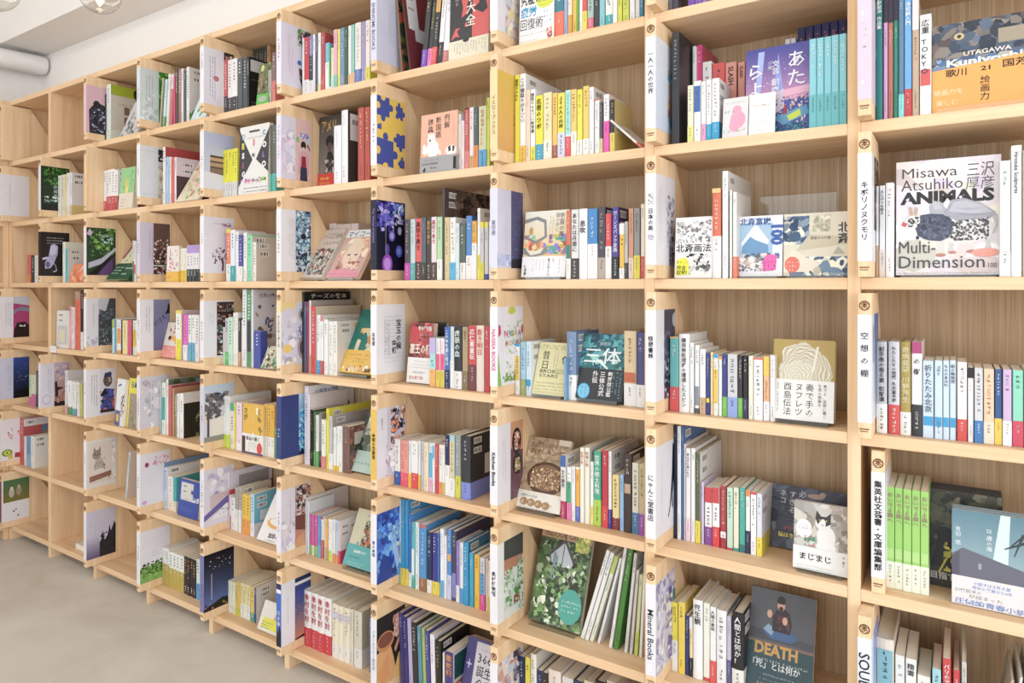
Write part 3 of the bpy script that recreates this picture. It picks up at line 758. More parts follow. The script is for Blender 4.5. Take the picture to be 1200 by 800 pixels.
# (column,row): (front colour, title, title colour, strip colour, side art, look, short name, extra)
BD = {
 (0,1): ('e6cfe0', '#5', 'f6eef4', 'ead8e6', 'e 50 50 10 6 f4e8f0', 'a plain pink front and white lettering', 'pink', dict(ffull='e 35 80 12 2 f6f2f6;e 35 16 12 2 f6f2f6')),
 (0,2): (W1, 'キボリノヌクモリ', '2a2a2e', W1, 'r 38 30 62 70 3a2a24;n 40 30 60 70 30 12 3 6a4a34,2a1a1a,c8b0a0', 'a katakana title beside the animal art book', 'katakana-title', dict(tsize=.0138)),
 (0,3): (W1, '空_想_の_棚', '2a2a2e', W1, 'g 38 0 62 100 12 e8eef6 3f6ab0;r 20 55 8 35 8a90a8', 'a blue sky picture', 'blue-sky', dict(tsize=.0145, ty=84)),
 (0,4): (W1, '集英社文芸書・文庫編集部', '222', W1, 'r 0 0 100 100 f4f2f8', 'a long bold title, pushed back into its compartment', 'long bold title', dict(inset=True, tsize=.0142, ty=92, bold=.03)),
 (0,5): ('e6ecf8', 'SOULDRI', '222', 'dfe6f8', 'g 30 0 70 100 10 dfe6fa 7f9ae0', 'a pale blue front and tall serif capitals', 'pale-blue', dict(tsize=.026, ty=86)),
 (1,0): (W1, '', '222', 'e8e4e8', '', 'its foot just showing at the top edge', 'cropped top', {}),
 (1,1): ('eef2fa', '一人一人の世界', '4a4a55', 'e2eaf6', 'g 0 0 100 100 10 d8e4f6 f0f2fa;n 60 12 38 60 16 14 5 f0b090,8ac8d8,e8d870,e8a0a0;e 78 40 8 14 f0a890;p 5a9ac8 70 8 92 4 96 30 80 34', 'a pale watercolour picture of a figure', 'watercolour', dict(tsize=.0135, ty=84)),
 (1,2): (W1, '日本の美', '2a2a2e', W1, TXT + ';n 55 20 42 60 34 8 7 9aa0b8,c4c8d8,7a8098,e0e0ea;r 66 0 34 32 c8c8d4;n 68 0 32 34 30 7 8 4a4a58,8a8a98,b8b8c4', 'an ink landscape of misty mountains', 'ink-landscape', dict(tsize=.0125, ty=62, ffull='n 20 66 60 12 14 12 4 9a9aa4,c8c8d0;n 20 27 60 6 10 10 4 d8a0b8,a8a0c0')),
 (1,3): (W1, '怪奇書林', '222', W1, 'r 42 0 58 100 4a4a62;e 62 62 22 14 6a6a88;e 62 62 16 10 4a4a62;n 42 0 58 45 40 7 4 26262e,8a8a9a,c0c0cc;e 96 88 12 8 c8c8dc;' + 'l 26 80 2.2 16 a0a0c0', 'a swirling slate grey picture', 'slate-swirl', dict(tsize=.0125, ty=72, bold=.03)),
 (1,4): (W1, 'にゃんこ堂書店', '222', W1, 'l 30 80 2.4 26 9a9aa0;p 1c1c20 88 96 97 92 99 70 97 50 99 22 96 20 93 40 90 55 88 38 90 20 84 24 84 44 80 30 66 14 62 15 72 26 80 48 84 64 86 84', 'a stretching black cat', 'black-cat', dict(tsize=.0145, ty=70)),
 (1,5): ('eeecf4', 'Mineral_Books', '333', 'e6e4f0', 'n 0 0 100 100 60 12 9 dcd8ec,f4f2f8,c8c4e0,e8e0ea,b8b0d8;n 50 40 50 45 20 10 2 a8a0d0,6a60a8,e8dcd8;e 92 68 8 10 3a8a8a;n 60 0 40 30 20 9 8 9a80c0,f4f0f8,6a58a0', 'a picture of pale violet crystals', 'violet-crystal', dict(tsize=.0195, ty=72)),
 (2,0): ('f4f2f8', '', '222', 'e8e2ea', 'n 30 0 70 100 40 18 5 f4e0d0,f8f4f8,e8c0c0,f0e0a0,dcdcf0', 'a blurred picture in pastel tones', 'pastel-blur', {}),
 (2,1): ('eed8a4', 'イエローブックス', '9a7a3a', 'ecc460', 'g 0 0 100 100 8 e0a65c ecc44c;n 62 30 36 34 40 5 6 e08a5a,d89a50,c88a90,8a6a40;p 6a5030 74 22 76 22 88 44 98 58 96 60 84 44', 'a yellow front and dried-flower picture', 'yellow', dict(tsize=.0125, ty=68)),
 (2,2): ('dcdcf0', '星空旅', '6a6a8a', 'dcdcf0', 'r 52 0 48 100 5a5a84;n 52 10 48 90 60 1.2 7 c8c8e0,8a8ab0;r 52 0 48 9 3a3a44;n 52 8 48 5 20 4 3 3a3a44;' + 'l 36 70 2.2 22 9a9ab8 2 8;n 0 3 50 14 12 16 2 b8c0e4,ccd0ec', 'a purple starry night sky', 'starry-night', dict(tsize=.013, ty=60)),
 (2,3): ('f4f2f8', 'NAGISA_BOOKS', 'e0608a', 'f2eef6', 'r 24 8 72 84 f8f4fa;n 26 12 70 70 40 6 9 d8e8c8,f0d8e4,e8f0d0,c0d8a0;e 54 95 14 5 d8dc3a;p d0386a 2 62 12 66 10 76 3 78;e 98 70 6 6 c83a5a;p 8ac850 0 0 14 0 8 18 2 44;n 20 4 60 12 16 6 3 5a8a3a,8ab85a;t 24 62 11 d85a60 N .03;t 38 64 9 8ab0e0 A .03;t 48 62 10 6a9a4a G .03;t 61 62 9 e8c850 I .03;t 66 63 10 e8b050 S .03;t 78 62 11 b878c8 A .03;t 30 50 9 d85a80 B .03;t 44 50 9 e8b850 O .03;t 58 50 9 6ab0d0 O .03;t 72 49 11 d86a60 K .03;t 86 52 8 8ac070 S .03', 'bright red tulips', 'tulip', dict(tsize=.015, ty=72, bold=.03)),
 (2,4): (W1, 'Kitchen_Books', '222', W1, 'l 30 82 2.2 24 8a8a92 2 8;r 50 0 50 100 6f4a58;p d8a078 50 66 100 60 100 100 50 100;e 74 74 19 17 23232b;e 74 74 14 12 3a2c30;n 64 62 22 24 30 5 4 e8d0c0,c05a50,f0b8a0,8a4a3a;e 76 44 18 14 23232b;n 66 34 22 18 24 5 7 e8b060,f4ecd8,4a8a4a,c0604a;r 50 0 50 30 6f4a58;e 76 18 16 11 7a5664;e 76 18 15 10 6f4a58', 'pictures of food served in black pans', 'food pans', dict(tsize=.0145, ty=66, bold=.03)),
 (2,5): (W1, '奥村植物館', '3a3a3a', 'f4f6f4', 'r 24 0 76 100 e8eeea;p 4a4c48 24 76 100 68 100 100 24 100;p c08468 24 56 100 62 100 72 24 76;n 24 12 40 50 40 7 2 f4f8f4,a8c8a0,6a9a60,d8e8d8;n 76 0 24 70 30 7 3 5a8a50,e8f4e8,8ab080;p d8e8e4 58 8 88 8 94 26 52 26;n 60 12 26 12 14 5 4 8a4a30,a86a40;p 4a8a4a 72 24 76 24 74 46;p 5a9a4a 70 22 76 24 56 38;p 3a7a3a 72 24 78 22 92 38;p 6aa85a 72 24 78 24 86 46;p 4a8a3a 70 24 76 24 62 46', 'a potted spiky houseplant', 'potted-plant', dict(tsize=.0125, ty=66, bold=.03)),
 (2,6): (W1, '', '222', 'f0e4e0', 'n 0 0 100 100 60 14 3 f0d8cc,e8b8a8,f8ecea,c8d0e8,d89a90;n 60 60 40 40 14 10 5 4a3a4a,8a8aa8', 'a soft peach sketch at the bottom edge', 'peach-sketch', {}),
 (3,0): ('dcdcf2', 'SHINOMI_BOOKS', '5a5a6a', 'd8d8ee', 'l 60 92 2.4 26 8a8aa0 3 8;r 86 0 14 100 2a2a34;m 46 52 6 5 f0f0f6', 'a lilac front and black edge', 'lilac', dict(tsize=.018, ty=82)),
 (3,1): (W1, '#6', '3a6ac0', 'f3cd55', 'r 0 0 100 100 f3cd55;r 0 72 44 28 3f51a8;e 22 99 8 5 f3cd55;e 4 86 8 5 f3cd55;e 48 86 9 5 3f51a8;e 22 70 8 6 3f51a8;p 3f51a8 66 74 92 72 92 92 66 92;e 78 94 5 4 3f51a8;e 95 82 5 4 3f51a8;e 66 83 4 3 f3cd55;e 79 73 4 3 f3cd55;n 2 52 14 9 9 5 3 3f51a8;p 3f51a8 68 32 100 32 100 52 68 52;e 64 42 6 4 3f51a8;e 84 54 6 4 f3cd55;e 84 30 6 4 3f51a8;p 3f51a8 0 2 58 0 58 38 0 40;e 30 43 9 6 3f51a8;e 63 19 10 6 3f51a8;e 4 22 9 6 f3cd55;e 30 1 9 5 f3cd55;p 3f51a8 80 2 98 2 98 14 80 14;e 89 16 4 3 3f51a8;e 78 8 4 3 3f51a8', 'blue jigsaw pieces on yellow', 'jigsaw-piece', dict(tsize=.0115, ty=60, bold=.05)),
 (3,2): ('1f1c3a', 'The_World_of_Jellyfish', '8a7ac8', '14122c', 'r 0 0 100 100 14122c;n 0 55 60 45 26 9 4 6a5ad0,3a34a0,a8a0f0;n 55 82 40 16 14 9 6 8ab8e8,5a6ad8,d8e0f8;e 52 50 11 8 6a5ac8;e 52 50 7 5 b8a8f0;e 78 28 12 9 4a58e0;e 78 28 7 5 8a9af8;e 80 58 7 6 c8c0f0;e 36 30 8 8 5a4aa0;e 36 9 18 14 9a48c8;e 36 9 12 9 d098f0;e 32 76 12 7 5a58d8;n 60 66 34 16 8 7 5 e0d8f8,8a80d8;r 30 22 1 70 c8c8e0', 'glowing purple jellyfish on black', 'jellyfish', dict(tsize=.0115, ty=88)),
 (3,3): (W1, '玄毛堂', '222', 'f4f4f8', ' '.join('') + ';'.join('r %g 16 .5 66 c8c8d4' % (26 + i * 6.6) for i in range(11)) + ';' + ';'.join('r 26 %g 66 .4 c8c8d4' % (16 + i * 6) for i in range(12)) + ';l 42 78 3 18 5a5a62 3 7;v 76 78 11 222 宝玉の横 .02;v 60 48 10 222 金初 .02', 'black brush writing on squared manuscript paper', 'brush-writing', dict(tsize=.0125, ty=60, bold=.06)),
 (3,4): ('e8bd4a', '本間の図書室', '4a3a10', 'ecebf6', 'r 36 0 64 100 d8d4e4;v 18 86 3.2 555 図書室の本;n 48 20 52 80 60 9 4 e07a60,4a4a6a,f0e8f0,b8a8c0,e89a6a,2a3050;n 30 0 70 45 40 10 6 f0eef8,dcd8ec,c8b8c8', 'a mustard front and cluttered desk photo', 'mustard', dict(tsize=.0125, ty=66, bold=.04)),
 (3,5): (W1, '青の本棚', '3a4a9a', '2f6ad0', 'r 0 0 100 100 2f6ad0;n 0 0 100 100 60 17 4 1f4ab8,4a8ae8,2a5ac8,6aa8f0,143a98;p a8d0f8 46 60 60 74 80 20 70 8 60 30;n 40 40 40 40 12 10 8 bcdcfa,8ac0f4;p 143a98 0 0 40 0 60 26 20 40', 'swirling blue ink', 'blue-ink', dict(tsize=.0115, ty=62, bold=.03)),
 (3,6): (W1, 'バターセラピー研究所', '8a8a9a', '2a2420', 'r 0 0 100 100 2a2420;p eab070 0 50 46 56 60 30 70 0 0 0;e 30 62 30 14 d89058;e 30 64 26 10 8a5038;p f0c070 52 0 100 0 100 40 76 34;p e8a060 0 20 40 44 44 10 20 0;p e8b8a0 54 66 92 96 88 74 70 58;n 56 60 36 34 12 9 3 f0c8b0,d89a88,e8b0a0;p d89a7a 60 44 84 66 80 52 66 38', 'cupped hands and amber bowls', 'amber-bowl', dict(tsize=.0115, ty=84)),
 (4,0): ('f0ecf6', '#7', '3a3a4a', 'e4e0f0', 'l 36 84 2.4 26 c07088 2 8;l 24 84 2.2 22 8a8a9a;r 54 20 46 80 e4e0f0;n 54 70 46 28 30 9 3 6a9a5a,3a3a4a,9a5a7a,a8c890;p 4a4a55 70 84 100 76 100 96 80 96;e 60 42 7 4 2f6ab8;p 6a3a3a 58 34 78 30 76 10 60 22;p 2a2a34 58 20 76 12 72 0', 'a lilac collage picture', 'collage', dict(tsize=.0105, ty=74, bold=.03)),
 (4,1): ('e6e2f2', '#10', '8a7a9a', 'e6e2f2', 'l 30 88 2.2 26 9a9aa8;n 0 10 46 70 14 18 2 dcdcf4,ecd8ec;r 48 0 52 100 eec8c4;e 74 58 9 7 3a2a28;e 74 53 5 2 e8e0da;p e8b0b8 54 10 60 44 74 50 92 44 94 12;p 9a2a40 66 22 68 40 82 40 84 20;p 34405a 62 0 64 22 86 22 88 0;n 60 68 32 10 12 6 3 6a8ad0,b0a0d8,e8e8f8;e 54 66 5 5 8ac878;p c8d8f0 82 64 92 72 96 64 88 58;p 6a4a3a 88 62 98 52 97 50 86 58', 'a man in a pink jacket on a pink ground', 'pink-jacket', dict(tsize=.0105, ty=84)),
 (4,2): (W1, '#6', '333', W1, 'l 44 86 2.4 26 6a6a78 3 8;r 48 0 52 100 5a90b8;n 48 0 52 100 70 8 5 cfe0ea,3a6a90,8ab4d0,24506e,e8f0f4;e 74 58 9 5 14283a;n 48 0 52 34 30 8 2 24405a,c8d8e0', 'white sea foam on blue water', 'sea-foam', dict(tsize=.0105, ty=62, bold=.03)),
 (4,3): ('ece4da', 'チーズスターダーズ', '3a3a3a', 'dcdcec', 'n 0 0 50 100 10 16 2 c8c8e0,ece8f0,f4e8c8;p f4dc90 0 100 50 100 44 86 20 94 8 84 0 90;e 20 26 16 7 f0d070;e 76 80 20 12 b8b0b8;e 76 80 13 8 5a5058;n 50 40 50 24 20 7 3 c8c8e8,8a8ac0;e 76 26 22 20 b0a0a0;e 76 26 14 13 4a4044;e 76 26 9 8 8a7a78', 'cheese drawings and coffee cup rings', 'cheese-drawing', dict(tsize=.0115, ty=80, bold=.03, ffull='r 0 84 100 16 f0dca8')),
 (4,4): ('2f3f80', '#4', 'f0f0fa', '2f3f80', 'e 24 74 20 15 3a4a90;e 24 74 18.6 14 2f3f80;e 24 16 20 14 3a4a90;e 24 16 18.6 13 2f3f80;g 58 0 42 100 8 0f4a90 bcdcf4;n 58 5 42 70 70 6 4 2aa0e0,8ad8f8,1a70b8,c8f0ff;n 58 0 42 10 10 8 3 12204a', 'a navy front and blue water bubbles', 'navy', dict(tsize=.0105, ty=54, bold=.05)),
 (4,5): ('ebe7f3', '#6', '2a2a34', 'e8e4f0', 'l 30 82 2.4 22 4a4a5a;n 0 0 46 50 10 18 2 dcd8f0,f0e8f0;r 46 0 54 100 c89078;n 46 52 54 48 50 7 4 3a3438,c8c0c8,6a4a44,e8d8d0;p 7a4a3a 46 30 100 22 100 50 46 52;p e0a878 46 0 80 0 76 22 50 16;p 4a3028 80 0 100 0 100 18', 'a brown desk photo', 'brown-desk', dict(tsize=.0115, ty=66, bold=.04)),
 (4,6): ('2f6ac8', '川の本', 'f0f4fa', 'f2f2fa', 'r 45 0 55 100 2a3a88;g 45 0 55 78 10 d88868 24409a;p 22202a 45 0 100 0 100 6 45 2;r 45 88 55 5 f2f2fa;r 45 93 55 7 1c2a60;l 22 78 2.6 16 8a8ab0;n 48 20 50 60 20 1.2 3 e8e8ff', 'a dusk sky behind a white stripe', 'dusk-sky', dict(tsize=.017, ty=58, ffull='r 0 92 100 8 1c2a60;r 0 85 100 6 f2f2fa;p 1a2030 0 0 100 0 100 24 60 34 30 20 0 30')),
 (5,0): (W1, '#5', '2a2a3a', 'ebe8f2', 'l 36 86 2.6 28 5a5a70 3 8;e 40 48 10 5 c07a80;r 66 66 34 34 3a2c30;n 66 66 34 30 30 6 4 c88a80,e8d0c8,6a3a3a', 'a dark blossom picture at its top', 'dark-blossom', dict(tsize=.0095, ty=88)),
 (5,1): (W1, '#5', '2a2a34', 'cfd4ea', 'g 0 0 100 100 8 d8d8ea c4cce8;r 20 24 48 36 5a4a48;r 20 50 46 6 c8a088;r 20 40 48 7 b89a84;r 22 28 46 9 8a7068;p e8e8f4 0 0 70 0 100 24 70 26 0 30;p 7a5048 60 0 100 0 100 6', 'a photo of stacked old books', 'stacked-old-books', dict(tsize=.0105, ty=58, bold=.04)),
 (5,2): ('f0eef6', '#4', '4a4a55', 'eceaf4', 'r 30 88 52 .6 9a6a88;n 56 84 34 8 14 4 3 9a4a88,c088b0;p 6a3048 58 4 64 4 66 18 60 30 56 24 60 16;n 28 16 60 34 24 5 5 6a3a50,4a3040,8a4a60;p 6a3048 58 24 60 24 40 44 39 43;p 6a3048 60 24 62 24 84 42 83 44', 'a dark red leafy tree drawing', 'leafy-tree', dict(tsize=.0105, ty=72)),
 (5,3): (W1, '#6', '3a3a44', W1, 'l 30 78 1.8 12 9a9aa4 3 6;r 42 2 58 96 4a3430;' + ';'.join('n 43 %d 56 15 20 6 %d c89a80,e8d8c8,8a5a4a,5a7a80,d8b0a0;r 42 %d 58 2.4 2a1c18' % (4 + i * 19, i, 2 + i * 19) for i in range(5)), 'a photo of full bookshelves', 'bookshelf-photo', dict(tsize=.0095, ty=64)),
 (5,4): ('d4d0de', '#5', '4a4a5a', 'd8e0f0', 'g 0 30 100 70 8 e8dcd8 c8dcf4;n 2 40 80 46 60 12 4 5a5a60,7a7470,4a4a50,8a8484;p f0e8dc 20 10 100 10 100 34 60 44 20 36;r 10 8 7 44 5a4a48;r 0 0 100 9 9a988c', 'a big spreading tree photo', 'spreading-tree', dict(tsize=.0095, ty=66)),
 (5,5): ('eceaf4', '#9', '3a3a4a', 'e4e0ee', 'n 10 40 90 60 20 16 3 d8d0ec,f4f0f8,c8c0e0;r 20 30 60 24 d8c0c8;p 6a60a8 0 10 100 40 100 54 0 20;p f2f2f8 20 10 100 12 100 36 70 32;n 40 16 50 10 12 5 4 8a88b0,c8c8e0;t 22 84 8 9a98b8 16', 'a mauve building sketch', 'mauve-sketch', dict(tsize=.0105, ty=86)),
 (5,6): ('7a78b0', '#4', '3a3a6a', '14141c', 'g 0 0 100 100 12 5a74b8 10101a;p 14120f 0 0 100 0 100 12 60 16 30 10 0 6;r 24 18 1.6 46 d8d8f0;n 12 70 80 20 10 3 4 e8e8f8;n 4 2 96 14 10 5 2 b08050,14120f', 'moon phases across a night sky', 'moon-phase', dict(tsize=.0105, ty=50)),
 (6,0): ('dce4e6', '#4', '4a4a50', 'd4dede', 'l 40 88 2.6 24 5a6a6a 3 9;n 0 0 60 60 14 16 3 c8d4d4,e4ecec;r 62 0 38 100 3a8a2a;n 62 10 38 88 24 10 4 8ad048,2a6a1a,b8e870', 'a bright green leaf close-up', 'green-leaf', dict(tsize=.0095, ty=60)),
 (6,1): ('eef4f6', '#4', '6a7a88', 'e4e8ee', 'r 4 90 54 .5 a8b8d0;r 4 6 54 .5 a8b8d0;r 60 0 40 100 dcd2c4;r 60 72 40 24 2a2630;n 60 72 40 24 12 6 3 e8e4e4,4a4450;n 60 0 40 70 40 10 3 f4ece0,c8b898,e8dccc', 'white roses against black', 'white-rose', dict(tsize=.0095, ty=60)),
 (6,2): ('dcd4e4', '#5', '5a4a6a', 'd8d0e4', 'l 40 86 2.4 24 8a80a0 2 9;r 44 0 56 100 4a3434;p 6a5048 44 40 100 60 100 100 44 100;n 44 10 56 60 50 7 3 e8d0c0,b08a78,5a3a38,d8b8a8;r 44 16 56 2 f0e8f0;n 44 0 56 14 14 6 3 c8d0e8,a04a40,e8e0e0', 'a grand old library interior', 'library-interior', dict(tsize=.0095, ty=66)),
 (6,3): (W1, '#7', '3a3a4a', W1, 'l 30 88 2.4 20 6a6a78 2 9;g 44 0 56 100 6 6a6a94 8c8cb0;p 2a2a38 94 92 100 90 100 72 84 72 88 70;p 3a3a50 44 48 48 58 52 50 56 62 60 52 66 66 70 56 76 70 84 62 84 60 76 66 70 52 66 62 60 50 56 58 52 46 48 54', 'handwriting by a pen on grey-blue', 'handwriting', dict(tsize=.0095, ty=62)),
 (6,4): ('e4e2ea', '#6', '3a3a44', 'dcdae4', 'l 40 90 2.4 22 4a4a55 2 9;n 0 0 100 100 30 14 3 ecebf2,c4c0cc,e8d8e4;e 62 46 18 12 f0e4f0', 'a pale marbled cloud pattern', 'marbled', dict(tsize=.0095, ty=60)),
 (6,5): (W1, '#5', '3a3a44', 'efedf6', 'e 22 78 7 5 c05080;n 40 74 58 18 24 6 4 f0b0c8,e890b0,f8d8e4;e 92 50 5 5 d04060;e 14 6 9 4 d8b0e0;e 22 78 3 2 4a1a30', 'pink camellia petals', 'petal', dict(tsize=.0095, ty=58)),
 (6,6): ('eef0f4', '#5', 'c05a70', 'f0eef6', 'm 40 56 1.8 12 d07088 2;r 0 0 100 30 8ab860;n 0 12 100 26 60 7 3 2a4a20,4a7a30,5a8a3a,3a5a2a;n 0 2 100 12 20 8 4 9ac870,7ab050', 'a green meadow with trees', 'meadow', dict(tsize=.0095, ty=74)),
 (7,0): ('e8c4cc', '', '333', 'e2b8c4', 'r 0 0 100 100 e2b8c4;p 2e2c38 10 0 80 0 84 50 70 60 40 66 20 58 8 48;e 34 62 12 8 26242c;n 12 4 70 50 50 8 3 4a4860,8a8ab0,1c1a24,c8c8e8;p 8a6a70 60 52 100 56 100 40 70 44', 'a black dog on pink', 'black-dog', {}),
 (7,1): (None, '', '', '', '', 'bare wood and no paper', 'bare-wood', {}),
 (7,2): ('f0e8f0', '', '333', '2e4a2c', 'r 0 0 100 100 2e4a2c;n 10 40 90 60 70 9 3 5a8a3a,1c2c1c,8ab85a,3a5a48;p d8b8d8 0 86 14 82 20 90 10 98;p c8c4dc 6 14 50 24 100 54 100 60 50 36 6 26;p 4a3048 6 0 100 0 100 44 50 12;p 6a4a80 40 0 90 0 88 36 50 14;p 22181e 6 2 100 50 100 44 30 0;n 50 66 40 20 10 8 4 b8c8d8,a8d8c8', 'a stream bank under green leaves', 'green-stream', {}),
 (7,3): (W1, '', '333', 'e8e6f0', 'l 24 88 2.4 18 a0a0b0;n 0 0 38 20 8 10 2 c8c8dc;r 40 0 60 100 c8ccd8;p 4a4e50 40 0 100 0 100 100 78 100 66 74 40 66;n 42 20 58 60 50 7 4 3a4244,6a7478,5a6a80;n 42 0 58 36 20 3 3 e8f4f4', 'a misty snow-speckled tree', 'misty-tree', {}),
 (7,4): (W1, '#5', '3a4a6a', W1, 'l 34 88 2.6 24 6a6a80 3 8;r 44 0 56 100 e8e4ea;e 72 74 16 14 6a5a58;p 2a3a70 58 80 86 84 84 92 62 90;n 62 66 22 14 12 6 3 c8a8a0,8a6a68,3a2a30;p 3c4c98 46 8 96 6 92 54 60 58;n 46 10 50 44 24 9 4 2c3870,4a5ab8,c05a60;p 1c1c28 46 44 62 58 70 46 50 40;r 46 6 50 6 3a3038', 'a stuffed toy in blue uniform', 'stuffed-toy', {}),
 (7,5): ('f4f2f6', '#4', '5a5a6a', 'ece8e6', 'r 8 8 78 86 ece0d6;p c8bcb0 30 58 50 62 64 44 60 26 36 26 24 40;e 34 68 15 9.5 a89484;p a08c7c 21 70 25 85 35 75;p a08c7c 38 76 47 86 48 69;n 22 60 26 20 14 3 3 6a5a50,5a4a44,c8b8ac;n 28 34 34 26 18 4 5 7a6a60,8a7a70,d8ccc0;e 44 32 18 7 efe6de;e 30 68 1.6 1.4 2a2a2a;e 40 69 1.6 1.4 2a2a2a;p 9a6a58 10 12 84 20 84 30 10 24;n 12 14 70 8 8 4 4 7a4a40,b88a74;n 86 8 13 86 14 9 4 dcdce0,f0f0f2', 'a tabby kitten on a log', 'tabby-kitten', {}),
 (7,6): ('f0eef4', '', '333', 'd4d0e4', 'l 30 74 2.2 26 9a98b4;g 0 0 44 46 6 6a608a d0cce2;p 2a2a34 44 0 100 0 100 66 90 60 84 50 76 54 70 40 62 34 54 42 44 30;r 44 66 0 0 fff;n 44 10 56 40 40 7 3 22222c,34343f;p 2a2a34 48 30 54 56 60 30;p 2a2a34 72 40 78 64 86 40;p 26262f 88 44 94 72 100 44', 'dark fir trees in violet mist', 'fir-tree', {}),
 (8,1): ('f0eaf4', '', '', '1e3420', 'r 8 0 92 100 1e3420;n 10 50 90 50 60 10 3 3a7a2a,1c3a18,5a9a3a;n 44 28 14 30 12 8 4 b8c8d0,8a9aa0;n 10 18 90 14 24 6 5 e0e8e8,8aa8a8;r 8 0 92 14 14201a', 'a small forest waterfall', 'waterfall', {}),
 (8,2): ('2a2526', '', '', '2a2526', 'r 0 0 100 100 2a2526;m 22 88 2.4 14 e8e8ec 3;p b8b4dc 34 70 46 74 60 68 58 50 46 30 34 18 14 16 14 30 26 44;p d8d4f0 34 68 46 71 56 66 52 52 40 46 30 50;e 24 26 8 7 6a6490;p d0ccec 4 40 20 44 30 40 20 38 6 36;p d0ccec 36 36 52 24 56 12 46 8 40 12 46 11 53 14 50 24 34 34', 'a lone white canvas shoe on black', 'canvas-shoe', {}),
 (8,4): ('ece8f2', '', '', 'e4e0ee', 'l 34 86 2.4 22 8a88a4 2 8;e 20 18 16 12 c8c0dc;e 20 18 13 9 e4e0ee;g 46 0 54 100 8 c89080 c8b8d0;p 2a2028 46 0 100 0 100 8 46 12;p 3a2428 48 56 56 58 58 44 78 42 78 40 60 36 60 24 50 20;e 60 14 9 9 3a2428;e 60 14 7 7 c89080;e 86 20 13 14 3a2428;e 86 20 11 12 d8a080;n 46 60 54 34 14 10 3 e8d0d0,a89ab8,f0c8b0', 'a cyclist against a sunset', 'sunset-cyclist', {}),
 (9,0): (None, '', '', '', '', 'bare wood at the far top left corner', 'corner bare-wood', {}),
 (9,1): ('f4f2f6', '', '', 'f2f0f6', 'l 30 80 2.4 26 9a9aa8', 'a blank white sheet', 'blank-sheet', {}),
 (9,3): ('f0eef6', '', '', 'f0eef6', 'l 32 88 2.4 24 8a8a98 3 8;r 42 0 58 100 b03878;p 8a8aa4 42 66 70 76 100 72 100 62 70 66 42 56;p c8d0e0 42 84 100 78 100 100 42 100;p 2a1c20 42 0 100 0 100 30 84 38 56 36 46 20;e 74 26 8 8 120c10;n 62 26 24 6 6 5 3 e8e0e0;p b03878 42 40 60 50 100 44 100 60 60 66 42 56', 'a magenta curved shape photo', 'magenta-curve', {}),
 (9,4): ('d4d4ec', '', '', 'd4d4ec', 'l 32 84 2.4 26 8a8ab0 2 8;g 42 0 58 100 8 0c1024 2a4aa0;p 0c0e16 42 0 100 0 100 26 42 14;n 50 40 44 44 16 1.6 3 d8e0f8', 'a deep blue night over a dark hill', 'blue-night', {}),
 (9,5): ('f4f2f4', '', '', 'f4f0f4', 'n 20 50 20 30 8 5 3 e8a080,b83a50;e 20 18 20 9 7aa83a;e 20 18 12 6 d8e050;e 20 18 4 3 a86a30;r 24 2 16 10 e8c840;p b03a48 46 4 74 2 76 14 48 16;p d8907a 70 20 88 30 76 58 66 62 70 44;n 56 56 30 14 12 5 4 b83a50,e89080', 'scattered fruit and a reaching hand', 'fruit', {}),
 (9,6): ('8a4a50', '', '', 'f2f0f6', 'g 6 46 94 54 6 8a7a3a 4a7a50;e 36 68 10 12 c8c0b0;e 62 70 10 12 a89a84;e 36 78 6 5 e0dcd0;e 62 80 6 5 c8b8a0;e 44 22 4 2 7a4a68;e 52 26 3 2 7a4a68;e 60 10 4 2 5a4a68', 'two small animals on grass above white', 'two small animals', {}),
}
SHORT = {}
for (c_, r_), v in BD.items():
    fr_, ti_, tc2_, st_, ar_, ph_, sh_, ex_ = v
    board(c_, r_, fr_, ti_, tc2_, st_, ar_, ph_, **ex_); SHORT[(c_, r_)] = sh_ + ' board'
SHORT.update({(9, 2): 'bare upright left of the canvas-shoe board', (8, 0): 'bare upright', (8, 3): 'bare upright under the canvas-shoe board', (8, 5): 'upright right of the fruit board', (8, 6): 'upright beside the bottom compartment with two small animals board'})
# ---------------------------------------------------------------- books, compartment by compartment
CELLS = {}
def C_(c, r, w0, ox, oy, s, spec): CELLS[(c, r)] = (w0, ox, oy, s, spec)

C_(0, 1, .02, 1000, 0, 5.333, '''
B 135 186 -60 1f7a7c T=f0f4f4:伊藤若冲_作品集 H
B 190 217 -30 d8a0cc t=3a3a48:.22 T=7a3a6a
B 218 250 -30 b8705c t=3a3a48:.22 T=f4e0d8:
B 251 283 -28 2f8a74 t=3a3a48:.2 T=e8f4ee
B 284 318 -30 5f86a4 b=8adce0:.2 T=eef4f8
B 319 368 -25 6aaee6 b=c8383c:.24 m=6aaee6:.3-.4 T=ffffff:浮世絵入門
B 369 412 -24 c8ac90 t=e4e2e2:.28 T=5a4a44
B 415 490 90 fbfbfa m=d85a5a:.3-.46 T=4a4a50:広重_TOKYO
F 492 1180 172 3a4252 w=.03 lean=4 th=.02 S | n 0 55 100 45 60 12 7 5a6a80,2a3444,8a8078,6a5a58,46566c;n 0 38 100 22 30 10 4 4a6a94,7a94b4,a8a89c,3a5070;r 62 70 38 16 a89c88;e 26 84 5 4 c8b88a;e 26 84 2 2 2a2a2a;f 30 61 44 5 f0e8e0 UTAGAWA .02;f 14 51 70 8 f4ece0 Kuniyoshi .03;p f6a94c 0 0 100 0 100 56 0 48;f 13 40 20 8 3a2a1a 歌川 .02;f 66 43 22 8 3a2a1a 国芳 .02;f 46 42 9 5 3a2a1a 21 .03;v 50 36 9 3a2a1a 絵画力 .03;t 2 20 7 fbe0b8 絵画力を;t 4 8 7 fbe0b8 楽しむ | | glossy art book with dark stormy picture above a wide orange band
''')
